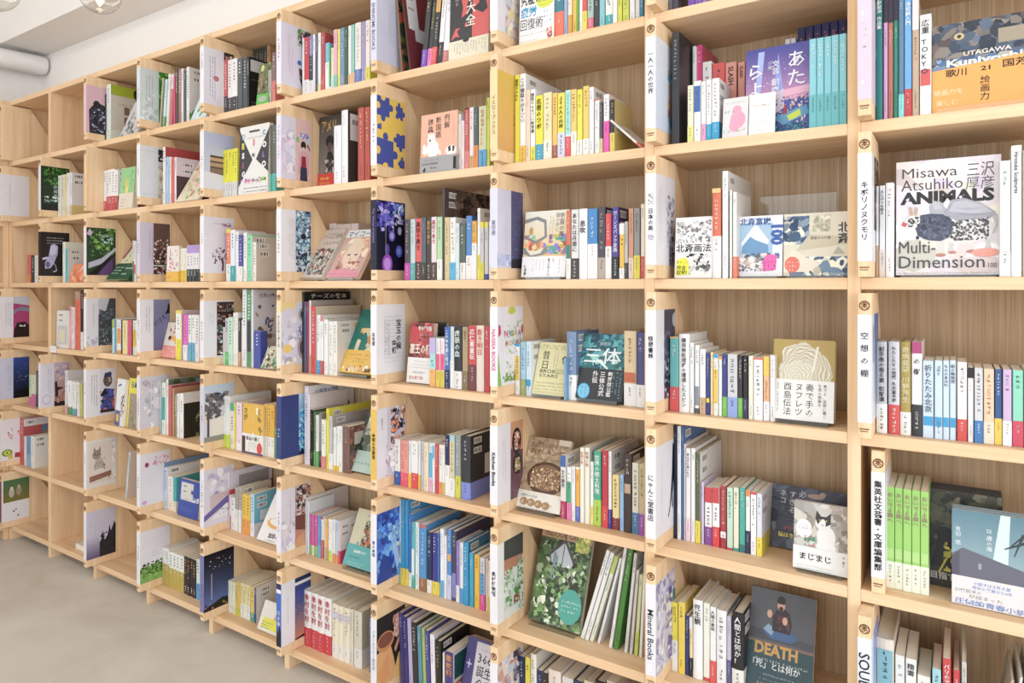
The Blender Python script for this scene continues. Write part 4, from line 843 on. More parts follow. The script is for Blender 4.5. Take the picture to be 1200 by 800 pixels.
C_(0, 2, .02, 1000, 160, 4.445, '''
B 107 134 258 f0f0f2 b=caa680:.35 T=555558
B 136 167 255 e8e8ec T=444448:えんぴつを彫る b=e0d4cc:.3
B 169 212 240 fcfbfb T=d07070 H
F 222 772 130 ebe2ea w=.035 lean=3 th=.022 S hh=.2215 | n 0 0 100 100 12 30 5 e8d8ee,f0dedc,ece8f0,eae6da;f 6 85 54 9 4a4a4c Misawa;f 5 74 60 10 4a4a4c Atsuhiko;f 69 84 25 11 55555a 三沢;f 68 73 26 10 55555a 厚彦;f 4 62.5 90 10 2c2c2e ANIMALS .05;e 11.5 66 1.6 1.2 ece2ea;e 63 66 1.6 1.2 ece2ea;p b4b4be 34 52 33 60 38 64 44 63 50 56 46 50;p c4c4cc 38 56 36 63 42 62 46 57;p c0bcc0 86 44 92 48 95 42 93 37 88 37 88 34 94 34 97 40 97 50 92 53 86 50;p dedad6 38 32 48 32 47 22 50 17 39 17 41 23;p d2cecc 50 32 60 32 56 24 58 19 50 19 52 26;p dedad6 66 32 74 32 76 22 78 20 69 19 71 24;p d2cecc 84 34 92 34 90 26 92 20 84 20 86 26;e 44 17 5 1.6 c08478;e 55 19 4 1.4 c08478;e 73 19.5 5 1.6 c08478;e 88 20 4 1.4 c08478;p e4e1de 50 28 60 26 76 27 90 30 93 38 91 46 82 50 66 51 54 50 48 42;n 53 29 36 19 60 2.2 2 4a4a50,5a5a60,6a6a70;p 4c5266 18 44 22 34 32 30 44 29 52 32 55 40 54 48 46 52 34 53 24 52;w 38 42 14 9 9 5a6076 444a5e;n 20 31 32 19 24 4 3 5a6078,3c4256,6a7088;p e6e2e0 6 44 10 40 20 41 24 46 24 52 16 53 8 48;n 12 42 11 9 12 1.8 9 3a3a40;p cc5858 5 44 9 42 12 45 7 47;p c8a890 14 52 13 60 16 59 17 52;p c8a890 18 52 19 60 22 58 21 52;p a8a8b4 48 52 54 64 66 65 82 60 95 52 90 48 76 47 60 46;p c0c0ca 52 54 56 62 68 63 84 58 92 52 78 51;p 9a9aa6 56 52 90 51 76 49;p b0b0bc 56 57 86 56 70 54;e 86 18.5 13 3.6 f0a090;m 76 19 1.6 8 c86a60 2 2;m 4 2.5 1.6 60 7a7a80;f 3 19 36 11 4a4a4c Multi-;f 3 6 82 11 4a4a4c Dimension;f 88 6 8 4 55555a 100 | | large art book with a winged and spotted animal sculpture on its cover
B 762 822 125 f2f0ea T=8ab8c8 b=e8f0f0:.2
B 824 880 45 fdfdfd T=3a3a3e:Hirosuke_Sculptures H
B 882 935 70 c8b8a4
''')
C_(0, 3, .025, 1000, 380, 5.333, '''
B 146 213 108 c4c4c8 b=f0f0ec:.32 T=3a3a3e:射手座の香る夏_松樹凛 H
B 220 292 108 d4d2d8 b=d2403c:.32 T=2a2a2e:わたしたちの怪獣_久永実木彦 H
B 295 362 110 b19a48 b=f2f0ec:.25 T=e2d8ae:奇病庭園_川野芽生 H
B 366 432 110 f5f3f3 b=3a3a3e:.34 t=b4487a:.12 T=3a3a3e:の_樹 H
B 434 505 228 cfe2f4 m=349fd8:.16-.28 T=5a5a60:折りたたみ北京
B 508 560 226 cfe2f4 m=349fd8:.16-.28 T=5a5a60
B 561 602 226 cfe2f4 m=349fd8:.16-.28 T=5a5a60:もののあはれ
B 603 645 226 cfe2f4 m=349fd8:.16-.28 T=5a5a60:紙の動物園
B 650 712 236 faf8f6 b=d2403c:.28 T=5a5a60
B 716 754 270 f0f0f0 t=333338:.14 T=77777a
B 757 812 272 d8d8dc b=3a78bc:.3 T=44444a
B 815 882 278 eecdac b=e6dcc8:.3 T=c07a50 n=1
B 884 932 280 2f568e b=f0ca48:.35 T=e8f0f4
B 935 992 282 d4b6de b=f6f2f4:.33 T=6a6a7a
B 996 1066 287 8edcc0 b=cf405a:.34 T=4a6a60
B 1068 1130 280 e8dcc8 T=5a5a5a
''')
C_(0, 4, .037, 1000, 530, 4.445, '''
B 172 395 180 a0d66c n=5 b=eef2e0:.27 m=b8e088:.30-.40 T=a8707a:おいでよ森へ D=.13
F 396 780 185 3c3a38 w=.1 lean=6 th=.011 n=5 | n 0 40 100 60 40 14 3 5a5844,3a3c34,6e6a58,2c2c2a;e 22 54 12 8 1a1a1c;p 1a1a1c 2 20 40 20 34 50 12 50;n 20 16 24 30 10 6 2 d8c83a;t 2 8 8 e0dcd0 目指すは .02;p d8cc38 12 14 30 40 33 40 15 14 | | dark novel with a crouching silhouette and yellow brush lettering
F 513 935 290 7e98a8 w=.03 lean=5 th=.012 n=3 | g 0 30 100 70 12 a4bcc4 5f8898;p d8eef4 50 40 62 100 74 100 70 34;n 60 52 40 38 0 4 1 333;p 3a4448 100 92 74 70 75 69 100 88;p 3a4448 100 80 66 66 67 65 100 76;p 3a4448 88 84 78 60 79 59 91 82;p 3a4448 96 96 84 72 85 71 99 94;p 6a6a7a 0 30 0 52 14 60 100 44 100 30;p 585868 0 30 0 50 10 56 10 30;r 34 40 4 6 9aa8c0;t 44 80 5 f4f6f8 22;v 48 77 5.5 f4f6f8 歳の扉;v 8 82 5.5 e8f0f4 青羽_悠;r 0 0 100 30 e8e4e6;f 28 23 46 3.4 7a90c8 小説すばる新人賞 .02;f 26 18.5 50 3.2 7a90c8 最年少受賞から8年 .02;f 4 13.5 34 3.8 4a4a50 20代前半の;f 22 8.6 42 3.6 4a4a50 が詰まった;f 4 1.5 92 5.4 6a88c0 圧倒的青春小説! .03 | | pale blue novel showing a bare tree and school building, front of its row
''')
C_(0, 5, .03, 1000, 690, 6, '''
B 160 288 350 f0e4d2 H m=8cc2cc:.0-.9 T=3a4a50 D=.17
B 293 364 468 f4f3ee T=7aaccc
B 368 445 490 f4f3ee T=4a4a50:精霊
B 450 545 612 f0efe8 T=555558 D=.12
B 555 620 560 a6d6de T=4a4a50
B 628 690 490 cf3a3c T=ffffff:パリのアパルトマン D=.14
B 703 752 572 cf3a44 T=ffffff
B 762 800 520 d0cfcc D=.17 h=.2
B 985 1010 620 c8b8a4 L=8 h=.19
B 1040 1062 600 e8e4dc L=8 h=.2
B 1095 1125 600 e0e0dc L=8 h=.2
B 1150 1190 560 5aaede L=8 h=.2
''')
C_(1, 0, .025, 750, 0, 4.704, '''
B 150 180 -220 77707a
B 182 210 -220 55505a
B 264 303 -210 7a48b0
B 304 342 -210 8458b8
B 343 362 -210 a078c0
''')
C_(1, 1, .02, 750, 0, 4.704, '''
B 176 218 178 3b3d42 c=2c2c2f D=.2 T=b8b8bc n=1
B 262 294 470 efeecc b=eae68a:.3 D=.085
B 296 336 445 f4f4f4 m=3c68b4:.5-.92 D=.085 T=8888a8
B 338 363 450 f6f5f4 b=e6a0c4:.3 D=.085
B 364 395 440 f4f0ec b=1f9fce:.28 D=.085
B 397 438 432 fafafa b=1f9fce:.3 c=fbfbfb X D=.085
B 290 309 254 f3f4ec w=.1 T=3a3a3e H D=.125
B 311 344 246 d63a84 w=.11 c=cc4a66 D=.125 T=ffe0ee
B 345 396 340 f0ece8 w=.11 D=.12
B 398 470 347 dd4c4c w=.11 D=.12
B 472 535 344 e4988a w=.11 D=.12 T=3a2a2a:SLASH
B 540 580 342 e4988a w=.11 D=.12 T=3a2a2a:SLASH
F 453 592 548 e2e0e0 w=.012 lean=7 th=.003 k=zine | e 60 44 30 22 f0a0bc;e 56 68 18 12 f0a0bc;e 48 30 22 16 f0a0bc;m 8 90 4 12 a8a8b0;m 10 70 8 3 8a9ab0;n 4 12 92 10 10 5 2 b8b4b8,ccc8cc | | little zine with a pink round creature on pale grey
F 597 742 525 f2f0ec w=.012 lean=7 th=.003 k=zine | m 16 74 5 6 c86a5a;m 52 74 5 4 5a5a6a;m 18 40 3 12 b8b8b8 3;m 30 12 3 8 9a9a9a | | little white zine with a line of tiny marks
F 580 932 285 4c50a8 w=.04 lean=3 th=.016 | g 0 38 100 62 16 d898c0 3d3f98;p a8b8ec 16 50 24 50 30 96 20 96;p 8aa0e4 44 46 60 46 52 92;n 2 46 96 40 30 1.2 3 d8d8f8;p e8b0c8 0 38 100 44 100 52 0 46;p d0c4d8 38 38 60 52 62 30 40 20;n 40 8 58 34 60 3 5 e8b8a8,4a60a8,f0d8c0,3a4a88;p 5a98c0 44 20 96 30 100 20 60 10;p c8d848 66 20 86 26 88 19 70 14;p a0303a 60 22 66 22 65 32 62 32;n 44 0 54 12 50 3 8 1f6a80,4ab0b8,28487a;v 80 92 20 f2f0fa あた .01;v 16 84 20 f2f0fa らよ .01;v 48 84 8 e4e0f4 文芸 .03;v 48 64 9 e4e0f4 創夜 .03;v 39 84 5 e4e0f4 小夜 | | blue twilight city book with big white lettering and a green car
B 934 1140 215 8ad4e2 n=5 T=ffffff b=6ac0c8:.38 D=.09
B 800 860 215 f0eef4 w=.145 n=2 D=.09
B 868 1140 152 2c2c62 w=.145 n=6 D=.09 T=f08080
''')
C_(1, 2, .02, 750, 180, 4.8, '''
F 194 404 362 f0efee w=.02 lean=4 th=.013 | n 4 52 92 42 26 8 4 f0efee,d0cfcc,8a8a88;n 4 54 90 40 18 3 9 2a2a2a,5a5a5a;n 30 6 66 34 26 9 5 2a2a2a,e4e3e0,6a6a6a,f0efee;r 0 43 100 14 f0efee;f 3 44 94 12 1a1a1a 北斎画法 .03;p f0f02a 4 4 40 6 38 26 30 34 6 30;t 7 24 5 2a2a1a まるごと;t 6 14 8 1a1a1a 完全 .05;t 6 6 8 1a1a1a 収録! .05 | | white drawing manual with black ink doodles and a yellow burst
B 407 456 195 dc6a4a t=f0c880:.05 b=eeeeec:.47 T=f4e8d8 H
B 464 496 98 fdfdfd D=.2 c=f6f6f6 X A T=4a4a50 | r 62 60 34 22 d8a860;e 80 71 14 9 8a5a3a;r 62 52 38 1.5 3a3a4a
B 504 518 205 f4f3ee T=555558
B 521 545 215 f0ece6 b=e47a5a:.25 c=f2f0ee T=555558 D=.12
F 548 800 356 eff1f4 w=.04 lean=4 th=.018 S | r 0 0 100 100 eef0f4;r 2 30 76 58 a8c8e4;p f0f4fa 8 56 36 84 44 84 70 58 60 30 10 30;p 6a9ac8 10 50 28 66 40 60 68 52 70 32 8 32;n 2 8 80 30 34 8 3 f0ecec,8a8a90,d8c8c0,5a6a78;f 4 86 70 11 2f5aa0 北斎富嶽 .03;v 88 84 24 2f60b0 100 .06;v 88 38 10 2f60b0 景 .05;p ee5ab0 58 8 86 10 88 34 66 36 56 24;m 62 26 5 5 7a2a5a 3;m 4 3 4 20 5a5a60 | | pale blue mountain picture book with a pink starburst
F 806 1200 342 e8e0cc w=.04 lean=4 th=.02 S | p e8e0cc 0 0 100 0 100 100 0 100;n 0 50 40 46 34 14 5 2f5078,48688c,8aa0b0,e8e0cc;n 44 70 28 26 12 8 3 d8d2ba,b8b8a0;p d4cab0 20 40 100 50 100 60 40 66;n 0 0 100 30 34 16 4 3a587c,e8dfc8,f0ead8,6a84a0;p f0e8d4 0 22 14 44 34 30 60 20 40 6 0 6;p b8b4a4 76 34 84 46 94 34;t 42 58 5 4a4038 冨嶽三十六景;v 92 84 17 3a3a3a 北斎 .02;e 14 18 12 13 e8705c;m 6 24 4 5 f8e8e0 3 | | cream landscape-format art book with dark blue shapes and a red dot
''')
C_(1, 3, .026, 750, 370, 4.8, '''
B 168 217 118 62b4b4 t=d8b060:.02 b=d4484e:.33 T=f0f4ec
B 219 278 102 f4f3f1 T=3a3a3c:爆発物処理班の遭遇したスピン H
B 280 304 150 efefee T=4a4a50
B 308 334 165 f3f3f1 b=5a5a60:.08 m=8a94a8:.12-.4 T=3a3a3e
B 337 370 186 f2f1ef b=c8a682:.26 T=55555a
B 372 393 210 2d3c88 b=2d3c88:.12 m=f0d830:.2-.27 T=f4e8a0
B 395 412 205 f4dca8 T=b07a2a
B 414 440 216 f6f2e4 m=f4c648:.2-.76 t=2a9fd8:.06 T=6a5a2a
B 442 462 228 fdfdfc t=f09a3a:.05 T=77777a
B 465 490 216 2f3c88 b=74bc40:.32 T=f0f0f4
B 492 548 216 d3d3d8 b=8ca4e2:.32 T=66666e
B 550 578 222 3a3436 b=74bc40:.32 T=f0e8e4
B 580 607 222 242428 b=3a3a58:.32 T=f4f4f0
B 610 638 226 f4efdc T=a08a5a
B 640 692 236 fcfbfa t=ea6a58:.03 T=66666a n=1
B 695 728 228 f4b888 b=f2eef4:.3 t=f6c850:.3 T=8a5a4a
B 730 760 222 f2f1f0 T=88888c D=.1
F 738 1088 128 b79c52 w=.03 lean=9 th=.026 S sp=b79c52 band=f0efed:.5 | w 50 62 42 32 34 e4e0d6 c4b78e;w 40 54 26 20 16 e8e4da d4caa8;p f0ebde 64 60 71 92 75 92 67 60 | v 62 92 20 2a2a2c 奏で手の;v 45 92 20 2a2a2c ヌフレツン;v 26 92 20 2a2a2c 酉島伝法;v 86 92 9 3a3a3c 奏でよ、金銀に響く;v 78 92 9 3a3a3c 生命の賛歌を;l 10 90 5 14 5a5a5c 2 5 | gold hardback with a marbled silver disc and white band
''')
C_(1, 4, .06, 750, 490, 4, '''
B 154 173 32 1f2a44 T=e8ecf4 D=.17
B 175 193 36 eef2f8 T=5a8ac8 D=.17
B 196 204 40 3f6fb0 T=e8f0f8 D=.17 c=4a78b4 X
B 205 214 120 eee4e8 T=d07a8a D=.17
B 216 237 140 f6f4f6 T=3a3a3e:あの子に会いたい b=f4d8e8:.25 D=.17
B 239 259 140 f8f7f7 T=3a3a3e D=.17
B 261 283 162 5c6a4a b=eee044:.25 T=f4c8d0 c=f4f3f4 X D=.17 A | p 4a6a9a 40 0 100 0 100 40 60 34;r 70 10 22 18 8a6a5a
B 286 300 300 d4c6e2 T=6a5a8a
B 303 338 325 f3f2f2 t=cf3a44:.26 b=8a4c9c:.32 T=5a5a60
B 340 373 325 f4f3f2 t=cf3a44:.26 b=dd3238:.34 T=5a5a60
B 376 405 318 b2303c T=f4e0e0 m=f0ecec:.17-.27
B 408 436 325 c6e4d2 b=c04048:.04 T=3a5a4a
B 438 463 325 efead0 b=3ca090:.05 T=4a4a40
B 465 494 326 4cb0a2 b=3c7a80:.12 T=e8f8f4
B 496 516 336 f4f4f3 b=343a58:.36 t=e8883a:.1 T=55555a
B 518 546 346 fcfbfb t=dd3238:.04 T=66666a
B 548 573 352 e2e6ee b=eedc44:.3 T=6a6a78 c=eceef2 X A | r 0 0 100 30 eedc44;n 20 2 60 24 8 10 3 6a5a2a,e8c880
F 593 985 300 4a4e60 w=.13 lean=14 th=.014 | n 0 0 100 100 60 14 4 3c4052,5a5e72,4a4e60,2e3242;p 34384a 0 80 30 74 60 80 100 74 100 72 60 77 30 70 0 76;p 34384a 0 56 30 50 60 56 100 50 100 48 60 53 30 46 0 52;p 34384a 0 30 30 26 60 30 100 26 100 23 60 27 30 22 0 27;v 30 92 12 dcdce0 すぎる;v 18 92 11 dcdce0 ネコ;v 42 95 12 dcdce0 必;e 58 88 10 4 b8a090;e 66 92 4 4 b8a090;t 14 18 8 f0d830 猫はき .05;t 20 30 7 d03a50 シリーズ .05;v 8 40 7 b8b8c0 岩合 | | dark book of grey roof tiles with a small cat
F 718 975 381 a8a29c w=.03 lean=6 th=.014 S band=f2f1f1:.34 | n 0 34 100 66 30 22 3 bcb6ae,8c867e,a49a8e,ccc8c4;e 60 52 17 17 f2f0ee;e 54 72 14 11 f0eeec;p 3c3a3c 40 78 42 90 50 82 60 82 68 88 68 72 60 68 52 70 44 70;e 54 72 5 6 f4f2f0;e 50 70 4 4 f0eeec;e 48 76 1.4 1.4 c8b040;e 60 76 1.4 1.4 c8b040;e 53 69 2 1.5 d8a8a0;e 60 36 18 12 f4f2f0;n 80 36 20 30 6 6 3 9a948c;e 19 60 15 14 f6f4f4;t 9 59 5 5a5a5e にゃんこ;m 10 66 2.6 5 8a8a8e;n 20 36 20 14 8 5 2 e8e8e8,3a9a6a,d06a6a | f 12 46 58 26 2a2a2c まじまじ .04;m 20 74 6 12 6a6a6e;m 8 22 5 28 7a7a7e 2 12;v 92 86 12 3a3a3e 沖_昌之 | white cat photo book with a black-masked cat sitting up
''')
C_(1, 5, .047, 750, 650, 4.8, '''
B 178 212 268 f0de4c b=f2f1ec:.45 T=4a4a2a
B 215 253 266 f4d650 T=4a4a3a:
B 255 277 342 2d3c84 T=f0e08a
B 279 297 350 f0dca0 b=3a3634:.32 t=e8e8f0:.2 T=4a4a4a
B 299 353 254 fbfafa T=3a3a3e:死生観 H b=fbfafa:.1
B 356 393 272 f2f3e6 b=d0424a:.05 T=9a9a8a
B 395 428 292 f4f3f2 b=e24c4a:.3 T=55555a:人間の意味
B 430 487 312 f3f2f3 T=6a6a72 H
B 490 514 346 c6c2d8 b=5c5c8c:.4 T=6a6a8a
B 518 584 326 2c2c30 b=eeeee8:.28 H T=f0f0ee:人間とは何か? c=2c2c30 X
F 590 962 232 2f4a52 w=.06 lean=18 th=.024 S sp=1c2226 hh=.21 | r 0 48 100 52 5a5a60;p 4a4a52 0 50 100 50 100 56 0 60;r 0 46 100 2 8a6a58;e 48 66 7 3 c8c8d0;p 3f5f8c 22 58 34 52 66 52 78 58 60 64 40 64;p 8aa8c8 22 60 36 55 40 62 30 66;p 34282e 36 60 64 60 66 70 62 80 52 84 42 82 36 74;p 34282e 36 74 30 72 28 77 34 80;p 34282e 62 76 60 70 56 71 58 78;n 40 62 22 16 16 3 4 6a3038,2a2026,5a3a44;e 48 87 6 6.5 d8a890;p 2a2220 42 88 54 88 54 94 48 96 42 94;e 48 83 3.4 2.4 3a2c28;e 31 76 4 4 d8a890;e 55 72 4 4 d8a890;e 46 88 .8 .8 222;e 50 88 .8 .8 222;f 11 36 66 11 c89a48 DEATH .04;m 12 32 2.6 24 dce0e0;f 10 23 72 7 e8ecec 「死」とは何か .01;m 28 18 2.4 12 b8c4c4;m 22 13 2 20 9aa8a8 2 4;f 16 4 50 5 a88a50 人は、必ず死ぬ | | dark teal hardback with gold capitals and a bearded man sitting cross-legged
''')
C_(2, 0, .02, 570, 0, 6, '''
F 230 472 -420 f4f3f0 w=.014 lean=2 th=.014 hh=.21 | e 74 52 26 11 dce440;m 56 55 2.4 14 6a6a3a 3 4;f 4 50 60 13 2a2a2e 究極の .05;f 4 35 46 12 2a9fd0 疲労 .05;f 3 19 66 13 2a2a2e 回復術 .05;m 74 38 3.6 9 4a9ad0 3 6;m 4 13 2 20 55555a;n 80 2 16 14 10 6 3 d86a6a,f0c8b0,8a4a4a;m 6 5 1.8 14 8a8a8a 2 3;n 0 62 100 38 12 20 3 f0e8c8,e0eef4,f4f3f0 | | white health guide with big blue and black lettering
B 475 545 -200 3a8090 b=ea6a4e:.4 T=e8f4f4
B 547 570 -180 9ab0d8 T=4a4a6a
B 572 602 -180 f0e2c8 b=d89c40:.34 T=4a3a2a
B 604 635 -180 e2bc44 T=6a3a1a
B 637 651 -170 6cb450 T=f4f4f0
B 653 676 -165 f3f2ef T=5a5a5e
B 678 708 -165 dd4644 b=eeda48:.38 T=ffffff
B 710 753 -160 a8c6ba b=dd6474:.25 T=4a6a5a
B 755 793 -150 3c4048 T=e8e8e8
B 795 833 -150 88c6ce T=eef8f8
B 836 888 -60 eeeeea b=40aab6:.35 T=6a6a6e
B 890 922 -140 f4f4f0 T=3a3a3c:浴法
B 924 954 -120 e2e250 T=5a5a3a
B 957 1002 -100 d6dc56 T=5a6a3a
B 1008 1045 -120 f2f2f2 T=3a3a3c
B 1047 1078 -110 e4e4e2 T=5a5a60
B 1080 1108 -110 2c8098 T=e0f0f4
''')
C_(2, 1, .025, 570, 60, 5.715, '''
B 190 220 158 ece63e T=3a3a1a:間取りのDK
B 222 262 150 fdfdfe c=f2f2f8 D=.2 X b=f2c650:.2 T=3a3a40:この間取りがすごい
B 264 292 258 f4dcc4 T=e8a070
B 294 327 255 fdfdfd c=f4f4f8 X b=ece63e:.22 T=3a3a40:間取りのすごい新常識 D=.13
B 330 380 296 ece432 b=3ca6c4:.26 T=3a3a2a:名著のツボ
B 382 437 276 f2e4b4 b=f0ece0:.3 T=c89a6a D=.11
B 440 475 278 f2c45e b=a85a3a:.22 T=7a4a2a
B 478 525 279 f2e248 b=d6daee:.4 T=3a3a2a:よその人の内緒
B 527 565 260 e4f2ec b=de4c50:.32 T=7a9a9a m=a8e4dc:.35-.98
B 568 605 256 f2cc70 b=f2efe8:.38 T=6a4a2a
B 607 642 256 eee648 b=f4f3ee:.25 T=a8a02a
B 645 685 232 f4ce66 b=f4f2ee:.25 T=8a6a2a
B 688 720 240 f6f6f6 c=f4f4f6 X T=7a7a80
B 725 757 322 f8f7f7 t=de4448:.02 T=6a6a70
B 759 780 340 5a585c b=dccf9a:.3 T=e8e8e0
B 785 822 288 fbfafb b=ea4eb2:.55 T=9a5a8a
B 825 858 322 3a3838 b=e4cc64:.38 T=e8c8a0 c=eadf9a X A | r 0 0 100 100 eadf9a
B 1046 1062 590 f6f4f2 L=-47 h=.115 D=.1 b=e25a3c:.2 T=7a7a80 c=f2f1ee X
''')
C_(2, 2, .02, 570, 200, 5.715, '''
F 236 528 278 e9e0c6 w=.03 lean=7 th=.022 S band=f1f0f4:.31 | g 0 30 100 70 8 e8c890 ecebe0;n 0 34 100 30 20 12 4 e89a6a,5ab0a8,8a7ac0,e8d070,d86a50;p 8a8a8c 0 88 30 92 50 86 54 60 30 50 0 60 0 64 28 55 48 62 45 82 28 87 0 82;p 8a8a8c 2 42 30 38 60 48 50 34 20 30 0 36;p e9e0c6 8 41 30 40 48 44 40 36 18 33;e 16 70 5 6 c8a050;v 86 96 9 5a5048 宇宙の果ての .01;v 76 96 7 6a6058 器の中に;v 92 50 9 c86a3a 本好;l 66 94 3 12 8a8478 2 6 | v 62 90 12 4a4a50 重力の向こうで .02;v 72 90 9 55555a 知恵;l 86 88 7 9 5a5a60 1;l 50 88 6 10 6a6a70 4 8;v 8 60 16 3a3a40 陳浩基 .02 | cream novel with an impossible cube drawing and white band
B 536 565 265 d46c4c m=3c8a7a:.3-.5 b=f2f0ea:.3 T=f0e8a0
B 568 615 260 e6e4e4 b=4c4442:.3 T=3a3a3c:あなたは月面に
B 618 675 254 f8f7f7 T=2a2a2c:__息吹 H
B 679 744 254 3586ca b=f4f2f0:.5 T=e8f0f8:
B 746 797 243 4c4a56 c=26262e b=b8a89c:.3 T=c8b8b0 X
B 799 838 287 dc4046 b=eeeeec:.5 T=f4f0f0
B 843 886 244 4c3ca0 b=2c2a30:.31 T=f0ecf4:ガーンズバック変換 c=3a3064 X
B 889 924 352 ecbf4a b=f3f2ee:.2 T=4a3a2a t=f3f2ee:.2
B 926 949 340 c8c8cc b=444446:.28 T=5a5a60
B 952 985 252 d49c7c b=ecd4c4:.3 T=a85a3a H
B 989 1030 250 9a9a9a b=e8dc48:.33 T=4a4a4a
B 1034 1062 222 eee6da b=d0444c:.3 T=8a6a4a
''')
C_(2, 3, .03, 570, 350, 5.715, '''
B 192 222 302 f4f4f2 m=f2c64e:.28-.76 T=4a4a3a t=2a9fd8:.05
B 230 262 288 a6cde2 b=a6ae70:.3 T=4a6a8a
B 264 300 286 cfe4f0 m=2f9fd8:.18-.3 c=f3f4f6 X D=.13 T=6a9ac0
F 304 532 288 e3dcaa w=.03 lean=18 th=.014 S | n 2 86 96 10 26 4 3 c8c08a;v 26 84 18 3a3a34 昔日;v 84 76 18 3a3a34 色;f 14 41 70 7 33332e BROKEN;f 14 33 54 6 33332e STARS;l 60 84 3 12 6a6a58 2 8;m 8 24 3.4 34 7a785e 3 6;r 60 42 36 8 cfc890;m 8 6 2.6 30 9a9670 | | pale yellow paperback with thin black capitals
B 518 534 400 74a6d0 w=.014 D=.1
B 536 600 220 7590b4 b=f1f1f4:.37 c=6a86b4 X D=.13 H T=dce8f0
F 598 908 228 2b7486 w=.03 lean=16 th=.02 S band=36383c:.46 | n 0 40 100 60 60 14 4 1f6478,4a98a4,2a5a6a,6ab4b8,18485c;n 0 42 100 26 20 12 6 3a7a7a,8ac0b8,2a6a70;f 8 56 80 22 eef4f4 三体 .01;t 40 82 6 c8dce0 劉慈欣;p eef4f4 34 60 60 46 66 44 46 60 | v 54 92 20 f0f0ee 三体公式 .03;v 38 92 20 f0f0ee 外伝 .03;v 70 92 16 f0f0ee 劉慈欣公認 .02;l 92 94 8 10 7ab8d8 3 7;e 16 24 14 26 2f9fd0;e 16 24 12 23 7ac4e8;l 20 40 8 4 1f5a80 2 8 | teal and black paperback with big white characters
B 921 1003 216 e2caa0 b=f1f0f0:.3 H T=8a7a5a m=c86a4a:.32-.45
B 1007 1062 222 4c4c84 b=f1f0f0:.3 H T=e0dcf0
''')
C_(2, 4, .035, 570, 480, 5, '''
F 168 428 152 b29878 w=.035 lean=22 th=.012 S band=e9e2d6:.24 | n 0 30 100 70 50 10 3 bca284,a48a6a,c8b090,9a7e5e;m 12 93 3 30 6a4a34;f 8 86 84 5 8a6a4a 古代メソポタミア .02;f 8 77 84 7 7a5438 古代メン飯 .03;m 8 71 3 34 5a3e2a 2;e 56 44 44 23 5a3a26;e 56 45 38 18 8a6448;n 22 30 66 28 80 4 7 c8a880,a07c58,7a5638,dcc4a0;r 72 92 28 8 d8c8b0 | t 8 66 16 4a3424 自宅でつくれる .01;e 16 38 9 22 a8845a;e 33 36 9 22 a8845a;e 50 34 9 22 a8845a;e 67 32 9 22 a8845a;t 9 28 24 f4ece0 古;t 27 26 24 f4ece0 代;t 44 24 24 f4ece0 メ;t 61 22 24 f4ece0 シ;t 78 22 30 6a4a30 !;m 10 10 7 30 8a7a6a | brown cookery book with a wooden bowl of grain on its cover
B 434 466 268 e4e0dc t=3c68ac:.18 b=b42c5c:.28 T=3a3a40:食の歴史 c=eee8e4 X
B 470 497 336 f2f2f0 m=40aa78:.32-.72 b=ea7cb2:.32 T=4a4a50
B 499 521 332 eeeef2 T=6a6a7a
B 523 548 336 ecac3a b=5c6ac0:.28 t=f4f0ec:.04 T=7a4a1a
B 550 574 222 f2f0e0 T=d06a5a:料理の旅 D=.17
B 576 605 222 f2f0de T=d06a5a:料理の旅 c=f0ece6 X D=.17
B 607 627 305 f4f4f2 T=7a7a80 b=f0e08a:.3
B 630 672 242 44ac8c b=b4d44e:.35 T=f0f8f4:世界の郷土料理 D=.17
B 676 713 238 c02c3c T=f4e0d8 D=.17 b=d83a3c:.28
B 716 735 242 f2f2f0 b=3c2e96:.25 c=eceae8 X D=.17 T=5a5a60
B 738 778 382 ecd68e b=8a3434:.22 T=4a3a2a
B 780 804 382 98c2ea T=3a5a8a
B 808 850 258 4b3b3a H T=f0e4d8 D=.15 c=4b4240 X m=c8a890:.5-.62
B 853 893 312 e2decc b=4c7aa6:.3 T=3a3a3a
B 895 930 316 c6b68e b=984cb0:.3 T=6a5a3a
''')
